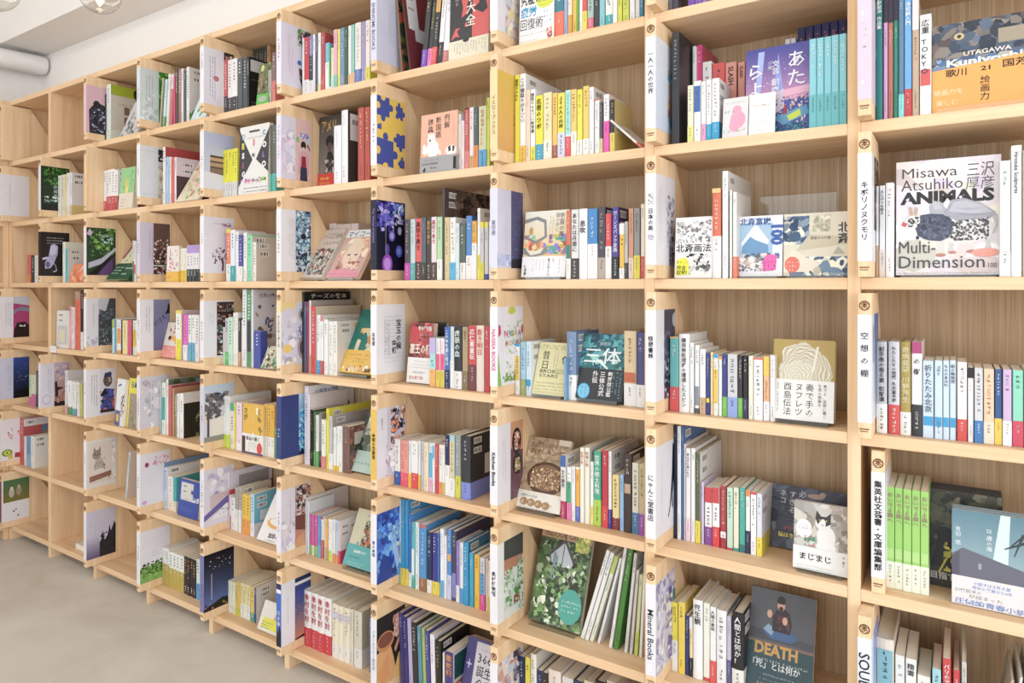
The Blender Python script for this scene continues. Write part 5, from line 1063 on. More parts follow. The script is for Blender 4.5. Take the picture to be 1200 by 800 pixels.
C_(2, 5, .06, 570, 610, 4.21, '''
F 205 458 52 5c6a4c w=.06 lean=20 th=.016 S hh=.297 sp=c8c838 | r 0 76 100 24 c49c74;f 14 86 82 5 2c2420 FARM_BOOK .03;f 8 77.5 80 5 3a302a INDOOR_GREEN;n 0 0 100 76 90 10 4 4a6a3a,7a9a5a,2e4028,a8b890,5a7a4a,3a4a34;p c8d0d8 24 62 50 76 72 58 66 52 30 52;p 5a4a5a 20 62 50 77 49 74 22 59;p 5a4a5a 50 77 76 56 73 54 49 74;r 48 40 1.6 42 5a4a5a;r 22 30 1.4 38 8a7a78;r 74 28 1.6 36 8a7a78;r 64 26 1.2 30 c8b8a8;p 8aa0a8 30 66 40 60 40 40 30 40;n 10 2 86 56 60 6 9 3a5a2e,8ab070,d8e0c8,2a3822;n 70 68 26 14 12 8 3 d8d870,a8b84a;n 4 12 24 20 10 8 2 e8ecd0,6a8a4a;e 76 20 22 15 4aa89a;m 62 25 2.4 8 eaf4f0 3 4;m 34 3 2 8 e8e8e0 | | tall green plant magazine with a small greenhouse and teal disc
B 463 481 590 f0efee L=17 h=.25 T=3a3a3e D=.19 b=e0e8e0:.1
B 485 504 590 f2f1ef L=17 h=.247 T=3a3a3e D=.19
B 508 526 590 e8ecda L=17 h=.24 T=4a4a3e D=.19 t=b8cc6a:.2
B 545 558 600 eeeded L=15 h=.235 T=3a3a3e D=.18
B 604 620 640 f0f0ec L=9 h=.26 D=.19 T=4a4a4a
B 624 650 640 4c8a3a L=9 h=.265 D=.19 T=e8f0d8
B 680 696 640 e4e2de L=6 h=.25 D=.18 T=3a3a3e
B 705 720 650 d8d2d2 L=5 h=.21 D=.18 T=5a5a5e
B 728 745 665 d8dca8 L=4 h=.2 D=.18 T=4a4a3e b=c8d060:.3
B 753 768 670 e8e6e2 L=3 h=.255 D=.18 T=3a3a3e:インドアガーデン
''')
C_(2, 6, .05, 590, 740, 6, '''
B 105 147 172 2c3660 T=f0e8d0
B 150 186 182 eee044 T=4a4a3a
B 192 232 155 f3efe4 H T=6a5a4a D=.17
B 236 273 272 2c3660 c=d8ccc0 D=.17 T=e0e4f0
B 276 311 287 3c3230 D=.17 T=f0d8b0
B 316 404 272 ecdccf D=.16 T=b8945a H
B 410 490 325 dcd8d4 D=.17 T=6a6a6e
B 494 560 348 2c4a66 c=d8c8b0 D=.16 H
B 565 640 350 d8c8b0 D=.16 H
B 645 720 350 2a2c34 D=.16 H
B 725 800 350 c8b8b0 D=.16
''')
C_(3, 0, .025, 430, 0, 7.5, '''
B 292 314 600 8a7a66 L=-5 h=.262 D=.2 T=d8d0c0 c=b04a3a A | n 0 0 100 100 40 14 3 a83a34,3a3a34,d86a4a,5a6a3a,2a2a28
B 376 392 600 4a3e22 L=-8 h=.268 D=.21 c=7a2a36 T=d8b040 A | r 0 0 100 100 7a2c38;r 6 52 22 46 e8e8ec;r 18 40 22 16 e4e2e8;b 8 86 14 5;b 8 74 14 5;e 56 36 5 3 e0b83a
B 472 515 540 3b3b40 b=7c4cc2:.28 L=7 T=e8d08a h=.205
B 522 560 540 3b3b40 b=f07cb4:.28 L=7 T=f0e04a h=.205
B 563 602 540 3b3b40 b=e44c4e:.28 L=7 T=f0f0f0 h=.208 t=d8a860:.25
B 614 655 530 f2f1f0 b=3a3a3c:.34 L=6 T=c86a6a h=.2
B 662 715 525 f6f6f8 b=c87a78:.2 L=6 h=.2 T=9a9aa0 c=f4f4f8 X
F 722 1068 -700 3c3b40 w=.014 lean=2 th=.02 hh=.225 band=ece4cc:.24 | r 58 0 42 100 d85a58;p 3c3b40 60 60 76 66 70 74 84 80 74 90 100 92 100 74 92 66 96 56 84 52;p d85a58 30 52 46 56 44 66 50 76 40 80 30 74 34 64;p d85a58 4 26 16 30 26 28 20 36 28 40 16 40 10 34;e 42 42 3 3 d85a58;v 54 100 15 eeeae0 科学大全 .01;v 18 98 6 b8b8bc 社会を知る | l 92 86 10 6 6a5a40 12 7;e 44 96 8 12 3c3b40 | black and red book with leaf shapes and a cream band
''')
C_(3, 1, .025, 430, 90, 6.67, '''
F 416 700 306 f2b498 w=.014 lean=2 th=.044 sp=f0ece8 band=a8a8aa:.27 | v 72 96 12 4a3a34 例解 .01;v 49 94 12 4a3a34 新国語 .01;v 27 92 12 4a3a34 辞典 .01;l 90 90 2.6 16 b8806a;e 34 40 17 15 f8f6f2;e 30 56 11 10 f8f6f2;e 23 64 3 3 f8f6f2;e 36 64 3 3 f8f6f2;p f8f6f2 6 48 12 50 20 38 14 30 6 34;p f8f6f2 42 44 58 34 56 28 44 34;e 26 55 2.4 2 2a2a2a;e 34 58 .8 .8 2a2a2a;e 24 59 .8 .8 2a2a2a;e 84 34 15 9 f4f0ea;p 3a3432 76 40 82 43 84 34 78 32;p 3a3432 88 42 94 40 92 32 88 32 | m 14 82 8 14 5a5a5c;t 4 50 15 44444a 小学生向け国語辞典;t 30 24 14 44444a 売上No.1 .02;p 2a2a2a 8 8 16 8 16 34 12 30;r 92 10 8 76 333 | orange-pink school dictionary with a white bear on it
B 702 712 292 dedee6 T=8a7ab8
B 714 734 292 ecebf0 T=b87a8a b=ecdcdc:.4
B 737 762 342 f2e0de T=e0808a
B 766 797 242 d45a5c t=6a3030:.03 T=ffffff b=e8888a:.3
B 799 832 238 efe8e6 T=d04a4a b=d8b070:.22
B 834 869 236 5c6670 b=ea8c4e:.38 T=b8c8a0
B 872 934 228 d6dcb0 T=de4444:なぞなぞ3515 b=5aa8d8:.3
B 938 962 158 d2dc4e T=3a3a2a h=.19
''')
C_(3, 2, .02, 430, 215, 6.67, '''
B 297 337 278 5c5458 b=cc4cae:.28 T=c8b8b8
B 339 375 278 c6dcdc b=60b4b4:.28 T=5a7a8a
B 377 425 273 dc5c58 b=5c4640:.3 T=2a2426:真田十勇士
B 427 460 265 5c6876 b=4c4440:.28 T=b8c0c8
B 463 503 265 4c423c b=4c4440:.28 T=c89c48:真田十勇士
B 505 545 260 ecdce0 b=5c4640:.28 T=b8304c:真田十勇士
B 548 587 260 b6dca8 b=f2f3e8:.33 T=6aa85a
B 588 606 32 4c4650 c=5a4a46 D=.22 T=a8a0b0 X A | n 20 50 80 50 30 10 3 7a6458,9a8474,3a2c28,8a7466
B 608 645 264 dcca96 T=8a6a3a
B 647 692 264 f2efea b=50b2de:.28 T=d86a5a
B 694 722 310 d8e8ee T=6a8aa0
B 726 770 308 5c6a60 b=ecebe6:.3 H T=e8e8e0
B 773 820 252 4e8cce b=f2eeee:.38 c=3a5c9a T=f4f8fc D=.12
B 822 858 292 ecb03a b=f2f2f4:.62 T=3a2a1a D=.12
B 862 885 192 fbfbfb c=f4f4f6 X D=.19 b=ece04a:.35 T=3a3a3e
B 888 916 300 d4d4da t=ece04a:.1 b=e4dc4c:.3 T=5a5a60
B 919 948 300 d4d4da t=ece04a:.1 b=3c4a9c:.1 T=5a5a60
B 950 966 298 f8f8f8 T=3a3a3e
''')
C_(3, 3, .02, 430, 345, 6.67, '''
F 378 608 210 383634 w=.1 lean=3 th=.012 | e 60 80 8 6 c8c0b4;v 70 90 9 c8c4bc 火喰鳥;n 4 60 40 30 8 10 2 8a3a38,4a3a38 | | black novel standing behind the red one
F 312 492 215 a84a4a w=.035 lean=6 th=.02 band=eeecea:.42 | n 0 40 100 60 40 18 3 b8484c,8a3a3c,c06058,6a3432;e 20 80 22 14 c83c44;f 34 87 60 7 f4e8e0 今村翔吾 .03;m 44 81 2.6 6 e8d8d0;f 4 50 90 15 f4e8dc 塞王の楯 .03 | m 30 88 5 14 6a6a6a;m 22 76 5 16 6a6a6a;m 12 64 5 18 5a5a5a;t 22 38 11 3a3a3a ベストセラー .02;t 10 16 14 c88a88 直木賞受賞! .04;m 10 6 5 18 c87a7a | red novel with white characters and a white award band
B 492 537 338 a8e0dc b=ecae5c:.36 T=6a5aa0 t=c4b0e4:.32
B 540 571 342 f4eaee b=e0cc4a:.34 m=e84c7c:.35-.68 T=e07a9a
B 573 605 342 f4eaee b=e0cc4a:.34 m=e84c7c:.35-.68 T=e07a9a
B 607 648 252 3c68b2 b=2c3866:.3 T=eef2f8:この本を盗む者は
B 650 680 252 cfe4e6 b=eeeeec:.45 T=8a9a9a
B 683 742 252 30333c b=eeecea:.29 T=f0eeea:虎狼の血 H
B 745 788 252 b49c76 b=8a7a5a:.3 T=4a3a2a
B 791 853 243 cf4248 b=7c4448:.4 T=ffffff:応仁悪童伝
B 856 915 243 f2e4da T=dc6048:蒼き明日 H
B 918 958 248 cf3c42 T=ffffff D=.12
''')
C_(3, 4, .023, 430, 465, 6.156, '''
B 198 238 303 f1ece6 b=3060b4:.3 T=6a6a70
B 241 272 314 ee988c b=ea4c6c:.3 T=a84a4a
B 273 295 316 ee988c b=ea4c6c:.3 T=a84a4a
B 297 320 316 e6e4e4 b=ecbf3a:.3 T=5a5a60
B 322 368 317 efeeee b=da3c42:.33 T=4a4a50
B 370 385 317 eceae8 b=ecbf3a:.3 T=5a5a60
B 387 410 322 c6c6ca T=4a4a50
B 412 445 328 eed8bc T=c88a5a
B 447 473 332 d4e8ee m=50b4de:.3-.8 b=e4b2d4:.28 T=5a7a9a
B 475 490 333 f2f0ee m=50b4de:.7-.95 T=6a6a70
B 491 515 342 ca4044 T=f4e8e4
B 517 545 346 f0eae4 b=ea9264:.25 T=5a5a60
B 547 561 348 f4f2ea b=d8cc4a:.25 T=5a5a60
B 563 595 272 2c2c58 b=f1f0f2:.5 T=f0f0f4
B 597 635 276 a8d0d0 b=f1eeea:.3 m=e4cca8:.3-.9 T=8a7a5a
B 638 675 277 9ca09c b=d6d644:.35 T=eef0ee
B 678 744 282 3a3b40 b=7c8cde:.27 c=3a3b40 D=.17 H X T=ececec A | r 40 34 46 32 dcdad4;m 52 76 3 6 b8b8b8;m 8 14 3 18 b8c0f0 3 4
''')
C_(3, 5, .045, 430, 575, 5.52, '''
B 198 218 52 ecece0 b=40acc8:.25 m=e0a850:.3-.5 T=5a5a60 D=.17
B 220 243 55 2a98cf b=ecd648:.2 T=eaf4fa D=.17
B 245 266 60 2a98cf b=ecd648:.2 T=e8c86a D=.17 c=2f9ad4 X
B 268 289 150 3876c0 b=f0f0f0:.2 c=3f92dc D=.17 T=d8e8f8
B 290 309 205 62c4c4 b=48b4a0:.15 m=f4f4f0:.2-.6 T=3a7a7a D=.15
B 311 336 205 e8f4f0 T=4a8a80 D=.15
B 339 385 217 4e92cc b=a0724c:.2 T=e8f4fc c=4a9ad8 D=.17 t=c86a6a:.05
B 389 418 266 2c3660 b=f0ece6:.22 T=e8e8f4
B 421 452 272 3c3c8e b=ecd648:.22 T=ecd8f0
B 455 470 274 3c70bc b=ecd648:.22 T=f4f4f4
B 473 497 246 f3f5fa b=64b4e2:.25 T=8a8a98 D=.15
B 499 517 290 eeeef4 T=c07a8a D=.15
B 520 545 250 4e90d2 b=d0d4f0:.35 m=f0a860:.55-.65 T=f4f8fc D=.15
B 548 576 262 4a4a6a m=8a8ac8:.05-.4 T=d8e8a0 D=.17
B 578 598 325 8c74c6 b=f1eef3:.28 T=f4f0fa c=f2f2f6 X
B 601 622 336 eef2f8 b=44a0de:.25 T=5a5a60
B 625 658 332 2498cf b=2498cf:.5 c=2a86b8 X D=.12 T=e0f4fc H
B 662 690 402 34a8cc T=e4f4f8
B 693 727 416 ecbc3c T=6a4a1a
B 731 764 432 d8dce8 m=64a8dc:.3-.7 b=de4e92:.3 T=5a5a60
B 767 782 440 ecd0c4 T=a86a6a
B 785 799 450 e8e4d4 b=d8c84a:.3 T=5a5a60
''')
C_(3, 6, .04, 430, 690, 7.275, '''
B 286 318 288 4a4182 D=.17 L=-2.5 T=e4e0f4 h=.222
B 324 356 322 3c3a84 D=.16 L=-2.5 T=f4f4fa h=.215
B 360 394 337 c4b8de D=.16 L=-2.5 T=f4f0fa h=.212
B 398 440 357 3a3b38 D=.16 L=-2.5 T=e8e8dc h=.208
B 444 476 372 5e98ac D=.15 L=-2.5 T=eef4f4 h=.2
B 480 508 382 a8c068 D=.15 L=-2.5 T=4a5a3a h=.198
B 512 545 396 4c4a94 D=.15 L=-2.5 T=f0ecf8 h=.197
B 549 588 412 f4f0f5 c=efe6f0 X b=e456a6:.2 L=-2 h=.19 T=b8a8c0 D=.15
B 592 640 478 2e322c H c=20201f X L=-1.5 h=.178 T=b8a86a D=.14
B 644 660 600 f0ece4 h=.15 T=c8a070
B 664 732 585 4c3c84 T=e89c4c:歌枕術 c=2a6068 h=.158 A | r 0 0 100 100 e8e6e4;r 6 50 60 44 1f5a60;r 8 4 40 40 d85a4a;r 50 20 40 28 3a9a5a;e 28 26 16 14 f0d0c0
F 778 1090 392 4a4180 w=.05 lean=16 th=.03 sp=4a4180 | p dcd6de 26 0 100 0 100 96 26 96;e 12 62 8 8 4a4180;e 12 62 8 1.4 c8c4e0;e 12 62 1.6 7 c8c4e0;m 42 88 4 9 8a848a;f 34 68 60 14 333338 366日 .01;f 34 50 60 14 333338 誕生日 .01;f 36 33 42 13 333338 全書 .01;m 42 22 3 9 8a848a | | purple birthday encyclopedia with a pale panel
''')
C_(4, 0, .025, 320, 10, 7.615, '''
B 262 277 262 f3f2f2 T=66666c
B 279 318 254 ce4048 b=f4f2f2:.28 T=ffffff:
B 320 355 240 8a8cc0 b=eeecec:.25 m=4a4c54:.26-.68 T=e8e8f0
B 357 374 232 f3f3f3 T=5a5a60
B 376 400 228 5c5c70 T=e4e4e8
B 402 426 218 f4f4f4 b=ecdc9a:.15 T=4a4a50
B 428 462 214 b4424a b=c84c4c:.3 T=f4ecd8
B 464 497 305 74bede b=f0f1f0:.6 T=e8f4f8
B 499 514 330 4aa65c b=f4f2ee:.1 T=f4f8f0
B 516 538 348 efe8c4 b=d8e4e8:.3 T=8a8a6a
B 541 572 188 ecb2c0 b=90ccb8:.25 T=a85a6a
B 575 596 184 eae686 T=5a5a3a
B 598 634 170 7092b4 b=8a9ab8:.2 T=e8f0f4
B 636 667 162 40604e T=c8e0c8
B 669 694 152 f4f4f2 b=ecb684:.2 T=5a5a60
B 697 728 144 90ccbe b=ecc094:.22 T=e8f4f0
B 731 784 126 efecea b=5a7cc4:.25 T=a8a8ac
B 787 822 114 a898cc b=b8aad6:.2 T=e8e4f4
B 826 866 104 f1ece2 b=eae454:.25 T=8a7a5a
''')
C_(4, 1, .025, 320, 115, 7.615, '''
F 372 690 60 6a645e w=.1 lean=2 th=.02 hh=.255 band=de3426:.23 | g 0 20 100 80 10 8a847c 4a4644;e 34 66 13 8 1c1a1a;p 2a2626 28 52 40 52 50 40 54 22 20 22 24 40;e 34 58 6 7 5a4a44;n 20 22 60 20 30 6 4 2a2626,b8b0a8,5a544e;f 8 80 44 14 c8a458 アメリ .02 | t 8 64 18 f0c850 秀作の聖 .03;t 6 38 18 f0c850 伝がついに .03;m 6 22 8 22 f0c850 | tall grey photo book of a musician with a red band
B 540 606 118 f1f2f7 c=2c3458 D=.15 T=d0d4dc H h=.19
B 612 668 108 f1f2f7 c=4c423e X D=.15 T=d0d4dc H A | r 50 4 44 52 d8bc94;r 6 60 70 36 f1f0ee;b 10 80 30 10
B 756 812 0 bf4e40 T=eed8b8 h=.232
B 815 862 4 bf4e40 T=eed8b8 h=.231
''')
C_(4, 2, .02, 320, 230, 7.615, '''
B 425 560 248 e6d6d2 n=4 w=.15 D=.09 T=4a4440
B 560 760 250 dccac4 n=3 w=.15 D=.09 T=2a2626
F 190 432 300 d9cac1 w=.03 lean=33 th=.014 S | m 22 92 4 14 4a3a34;t 10 80 10 4a4240 チームに世界 .0;t 20 68 8 4a4240 こんにちは;n 6 6 88 54 90 7 4 4a4248,b86a6a,8ab0a0,6a4a88,e8d0c0,d0a880,2a2c34,88b888;e 36 52 10 7 7a4a44;e 36 49 7 5 f0dcd0;e 66 52 10 7 5a5048;e 66 49 7 5 f0dcd0;e 50 36 10 7 3a3438;e 50 33 7 5 f0dcd0 | | pink comic-style paperback crowded with small figures
F 468 752 305 d4aaa4 w=.03 lean=33 th=.014 S | r 0 84 100 16 eceef0;f 6 86 88 11 2f7484 マイコール .04;n 10 40 84 42 20 22 3 e8d0b8,d8b090,c89a80,f0e0cc;e 50 44 25 27 efd4c0;p ecdcc4 26 56 34 76 60 80 76 62 70 58 54 68 36 58;e 40 46 5 2 6a6a64;e 62 46 5 2 6a6a64;p d8a898 50 42 47 34 54 34;e 50 28 8 2 c06a6a;n 16 10 70 22 16 7 6 a86a58,e8c0b0;p e498a8 0 0 100 0 100 10 50 18 0 14;m 12 9 5 12 c05a78 | | pink paperback filled by a pale-haired face
''')
C_(4, 3, .032, 320, 335, 7.27, '''
B 237 264 50 2c2e33 c=1d1d1f D=.205 T=b8bcc4 A | f 14 92 78 6 e8e8e4 チーズの教本 .01
B 266 286 132 5c5e84 T=d8dcec D=.15
B 288 303 132 ac3450 T=f4e0e4 D=.17
B 305 320 122 f1f0f0 c=b8b2ae D=.19 T=8a8a90 b=c8b088:.25
B 323 367 172 cf4c50 c=e2d4be D=.2 T=f4e8e4:
B 371 404 246 f1f3f3 b=3898d0:.23 T=6a7a80
B 406 431 250 f0efed b=c84844:.23 t=d88a8a:.1 T=6a6a6a c=f2efec X D=.16
B 434 468 284 f3f3f0 T=4a7a5a c=f0efec D=.16
B 471 508 302 f1f0ec T=c07a6a
B 512 548 300 f3f0ea c=f1eee8 X A T=6a7a60 D=.15 | r 50 52 48 44 ecc250;r 10 58 30 32 f4f2ee;b 12 78 24 8;n 10 4 80 40 10 14 3 e8d8b0,d0b890,f0e8d8
F 566 838 198 217a70 w=.04 lean=27 th=.02 S band=e9bb4c:.35 | n 20 0 80 70 12 18 2 e8c88a,f0e4c8,c8985a;p ecd8b0 20 14 60 40 92 44 88 20 50 6;p f4ead0 30 6 70 10 90 30 60 28;e 70 54 20 10 c8904a;t 52 70 10 d8e4dc チーズ | m 14 84 9 16 7a5a2a;m 30 66 8 10 7a5a2a 2 12;n 4 6 90 30 14 7 3 f4ead8,8a6a3a,f0d090,e8a070 | green cheese book with a yellow band leaning back
''')
C_(4, 4, .031, 320, 440, 6.4, '''
B 232 262 78 e3e0f0 c=f1f1f6 D=.205 T=5a78c0 A | t 14 89 6.5 3f68b8 小学館の図鑑 .03;e 28 62 10 10 e8ac3a;e 24 52 6 5 e8ac3a;n 44 54 22 16 8 8 3 c8484a;e 82 66 8 9 8a5038;r 79 48 4 10 8a5038
B 264 274 140 f3eaea T=d07a7a D=.17
B 277 305 258 2b2a22 T=e8a040 b=2b2a22:.3
B 308 318 270 5a8a5a b=58b060:.3
B 319 341 296 eceae8 b=60ac60:.3 T=6a8a6a
B 343 361 280 8a8878 b=40403c:.3 T=e8e8e0
B 363 394 330 efefea b=e8848c:.25 T=5a5a60
B 397 419 248 e8df30 c=e8e030 D=.2 T=7a702a X
B 421 448 302 c8c4c1 b=f1f1f0:.3 c=b6b1ae D=.2 X T=8a8a8a
B 450 471 386 f1f1ef b=ecc43a:.12 T=66666a
B 473 492 380 f1f1ef b=ecc43a:.12 T=66666a
B 494 519 380 efefea T=5aa070
B 521 574 382 7c5c54 D=.14 c=86605a T=c8a890 A | n 0 0 100 100 60 9 3 6a4a44,a8705a,4a5a50,c88a78;r 14 60 50 26 dcdcd8
F 580 835 260 5c685a w=.04 lean=24 th=.02 | n 0 30 100 70 40 16 4 5c685a,3c443c,7c8878,8a9488;n 10 60 40 30 12 12 2 a8a8a0,d0ccc4;r 0 0 100 34 b8cec4;m 8 18 7 8 7a9a8a;n 60 50 30 30 10 8 8 c8b8b8,8a3a3a | | grey-green picture book leaning back with a pale green lower panel
''')
C_(4, 5, .048, 320, 550, 6.67, '''
B 240 262 218 f1ecec c=ede4e2 X D=.19 T=d07a80
B 264 280 250 e8f0f4 T=8aa0b8
B 283 304 352 ca58a0 b=88bc72:.25 T=f4e0ec
B 306 320 355 d868a8 b=f0ecd0:.25 T=f4e0ec
B 322 350 357 ca58a0 b=88bc72:.25 T=f4e0ec
B 353 373 362 4298ce b=70b8de:.3 T=e8f4f8
B 375 396 372 f0e8e8 b=c85a5c:.45 t=c8383c:.05 T=8a5a5a
B 398 408 378 ecdcd4 T=8a6a6a
B 410 428 386 ecac48 b=b8a878:.3 T=6a4a2a
B 430 450 387 f1f1f1 b=d6dc3c:.25 T=5a5a60
B 452 466 390 f1f1ea b=e8d8b0:.2 T=5a5a60
B 468 484 390 f3f3f3 b=e8a050:.2 T=5a5a60
B 486 506 396 b8d4ea b=e8a050:.18 T=5a7a9a
B 508 526 402 e0bcc8 b=d83a62:.3 c=f0eeee X T=8a5a6a A | r 0 0 100 100 f0eeee;e 20 8 40 14 d83a62;b 8 80 26 8;b 8 64 26 8;b 44 76 26 8
F 546 800 298 d4cfb2 w=.04 lean=24 th=.016 S band=5cb0b0:.37 | n 34 20 50 62 60 7 4 8a6a4a,4a4a3e,b8986a,c85a4a,6a7a5a;m 34 92 4 8 5a5648;r 52 10 5 18 4a4038;r 66 12 5 16 4a4038;e 26 40 4 3 8aa0b8 | t 22 66 14 eef4f2 児童書だから .02;t 12 40 13 3a6a6a 大人のための;m 14 22 7 14 e0f0ee 2 10 | beige children's-book guide with a tree drawing and turquoise band
''')
C_(4, 6, .042, 320, 660, 6.154, '''
B 222 420 196 f4f1ef n=4 b=d0303e:.34 T=c03440:幸村を討 H D=.135
B 424 552 290 efe6cc n=3 b=eeeae2:.28 T=8a7a6a H D=.135 m=d8d0e0:.74-.86
B 555 580 328 e2ddcb H T=8a8474 D=.135
B 583 640 345 ded8c6 H b=e9e7e2:.33 c=c8c2ac T=8a8474 D=.135
B 690 708 380 6a7490 T=d8d8e0
''')
C_(5, 0, .025, 230, 40, 8, '''
B 137 190 282 efe8d2
B 193 244 255 cf4e5a b=4a4a50:.34 T=f4f0f0
B 247 292 252 cf4e5a b=4a4a50:.34 T=f4f0f0
B 295 332 242 f1efec b=4a4a50:.3
B 335 384 230 f1efec b=4a4a50:.3
B 387 430 224 5a5e62
B 433 474 212 4c545a T=c8d8e0
B 477 497 212 222224 c=1d1d1f D=.14 A | r 4 74 60 22 d8d8de;m 10 60 3 10 8a6a30;m 10 18 5 6 7a7a7a 3
B 470 500 130 c8b890 w=.15 D=.09 h=.21
B 502 660 130 4a4c48 w=.15 D=.09 n=5 T=c8c8c0
B 662 690 90 c89a6c w=.15 D=.09
F 560 672 290 6a7a4c w=.02 lean=6 th=.012 | n 0 20 100 80 30 14 3 5a4a44,8a7a70,3a3a34,b8a890;e 30 60 12 20 a87a58;e 30 90 14 8 e0d48a;r 0 0 100 28 5ac048;e 50 16 34 7 b8b8b0 | | small green-footed book in front of the dark row
B 676 706 480 c4b8ae h=.12
B 710 742 170 8a6a66 b=e07c74:.45
''')
C_(5, 1, .025, 230, 130, 8, '''
B 230 385 372 ece634 n=5 b=e0e0e6:.32 T=4a4a2a D=.12
F 394 668 160 edebe8 w=.014 lean=2 th=.016 | p 3a3a3e 0 12 0 94 46 50;p 3a3a3e 100 30 100 94 58 50;r 32 90 36 3 4a4a4e;m 26 84 3 12 8a8a8e;t 8 82 10 9ab0d0 D .06;t 78 84 9 4a9ab8 C .06;t 8 68 11 e8e040 E .06;t 78 66 11 f0f0f0 O .06;t 9 54 11 f0f0f0 S .06;t 79 52 10 8a70c0 L .06;t 12 40 11 c84878 I .06;t 78 38 11 f0f0f0 O .06;t 10 27 10 e8e8e8 G .06;t 44 54 8 4a4a50 N .06;r 46 70 6 10 e07a88;t 20 16 8 d8783a のデザイン .03;n 4 18 90 6 10 6 3 e06aa0,6ab04a,8a6ac8,e0e040;m 20 11 3 18 4a4a50 2 5 | | black and white graphic colour design book with hourglass shape
B 672 745 136 6c7068 n=2 b=54c4ba:.28 T=c8c8c0
''')
C_(5, 2, .02, 230, 235, 8, '''
B 279 318 264 ea8264 b=f1efeb:.33 t=ecd84a:.08 T=f4e8e0
B 321 364 272 e6ecf2 b=34a8b0:.3
B 368 394 290 eeeef2
B 397 438 320 4c4a9c b=f0eeea:.32 T=d0c8e8
B 442 474 300 f2f2f0 c=e8e4dc D=.18
B 477 514 320 80dcae T=4a8a70
B 518 526 330 e4dcd4 c=dcd6cc D=.18 X
B 529 560 388 f0ece6 c=ddd5cc X D=.17
''')
C_(5, 3, .025, 230, 335, 8, '''
B 218 248 382 c0dae4
B 250 266 385 efe8d8
B 268 299 302 d8d4dc b=54cc74:.28
B 302 340 292 c6ecd0
B 344 366 250 f1eee6
B 368 391 250 efece2
B 394 417 302 34343a b=c89a70:.3 T=e0e0e0
B 420 432 320 f0d8d0
B 434 470 32 e6eaec
B 473 514 32 5a9a68 m=3a3a4a:.2-.6
B 517 538 30 dcdce4 D=.2 c=dcdce6 A | t 12 90 6 7a7a8a 世界の夢の本屋 .02;n 4 12 88 68 40 9 3 c8a088,5a4a4a,e8d8d0,4a5a88,8a6a5a;r 44 30 22 52 dcdce6;p 1f3a20 78 20 100 20 100 86 74 86
B 540 600 572 3c4ca6 w=.02 h=.13 D=.03
F 602 742 560 c8c8b0 w=.012 lean=24 th=.012 | n 0 0 100 100 30 14 3 e8ecd0,5a9a6a,8a6a4a,f0d8c0,3a4a3a | | green and cream picture book leaning at a slant
''')
C_(5, 4, .03, 230, 435, 7.62, '''
B 198 300 212 f2f2f0 n=4 b=d6ec28:.26 D=.18 c=f0f0ee
B 303 335 282 eee4d4 t=50b894:.17
B 338 352 285 ecdc48
B 356 408 278 eed8e2 b=f2f0f2:.16
F 412 598 280 e6b53a w=.02 lean=1 th=.016 sp=e6b53a band=eeebe6:.4 | v 80 92 14 3a3a2a くも .02;v 84 58 14 3a3a2a もん .02;v 14 92 13 3a3a2a さが .02;v 48 80 6 e8d8a0 西加奈;p f0ece4 36 26 50 46 66 26;r 64 80 8 14 f4f0e4 | r 0 6 16 80 4a3a34;t 20 70 22 2a2a2a 私信の届く .03;e 84 34 13 30 d84038;l 62 60 8 5 6a6a6a 4 9;r 0 0 100 10 6a5a78 | yellow novel with scattered handwritten characters and white band
B 604 700 292 e4b23e n=3 b=eeebe6:.38 T=8a6a2a
B 702 716 560 3a9a5a h=.11
''')
C_(5, 5, .047, 230, 535, 6.957, '''
B 197 234 112 e8e6ee m=d03a44:.24-.72 c=e4e2ee D=.19 A | r 0 34 100 34 d03a44;r 22 52 70 38 a8a4a8;e 46 52 12 12 5a3a34
B 240 258 306 f2f1f1 b=f2f1f1:.1 T=d86a6a
B 260 278 312 f2f1f1 b=d84850:.4
B 280 315 332 efeeee T=4a5a6a
B 318 343 252 b8b0a4 b=eeeeee:.5
B 345 368 252 b8b0a4 b=eeeeee:.5 c=d0c8b8 X D=.13
B 372 440 304 ecc03a n=2 b=ea9a36:.38 T=7a6a1a
B 443 474 304 b8dae8 b=eceaf2:.3 c=70c0dc X D=.12 A | r 0 0 100 100 70c0dc;b 10 82 34 10;b 10 66 34 10;r 20 34 50 24 dcecf2
F 490 720 300 f1efed w=.03 lean=30 th=.012 | e 46 40 34 12 ecac4c;e 46 43 26 8 f4f0ea;n 30 50 50 30 10 9 3 c89070,6ab0d0,5a4a44,e8c8b0;t 34 10 11 2a2a2a 珈琲の本 .03;m 30 6 4 8 6a6a6a | | white coffee book with an orange cup leaning back
''')
C_(5, 6, .045, 230, 630, 6.67, '''
B 186 305 312 efefdc n=6 T=4a5a4a D=.13
B 307 345 345 e2c264 n=2 b=d8d84a:.2 D=.13
B 347 420 352 e6d8a0 n=4 b=efede6:.4 D=.13
B 423 450 385 e2c264 b=3aa490:.25
B 455 470 392 3c4a88 c=eeece6 X D=.14 A | r 0 0 100 100 eeece6;b 14 84 28 8;b 14 70 28 8;p c8a890 60 20 80 10 96 50 84 60
F 474 660 480 e9e4dc w=.02 lean=22 th=.01 | p c8a088 50 30 60 70 70 70 66 30;p ece23e 10 10 90 10 94 46 16 46;m 16 34 7 8 3a8a90 3 9 | | cream paperback with a bright yellow panel at the bottom
''')
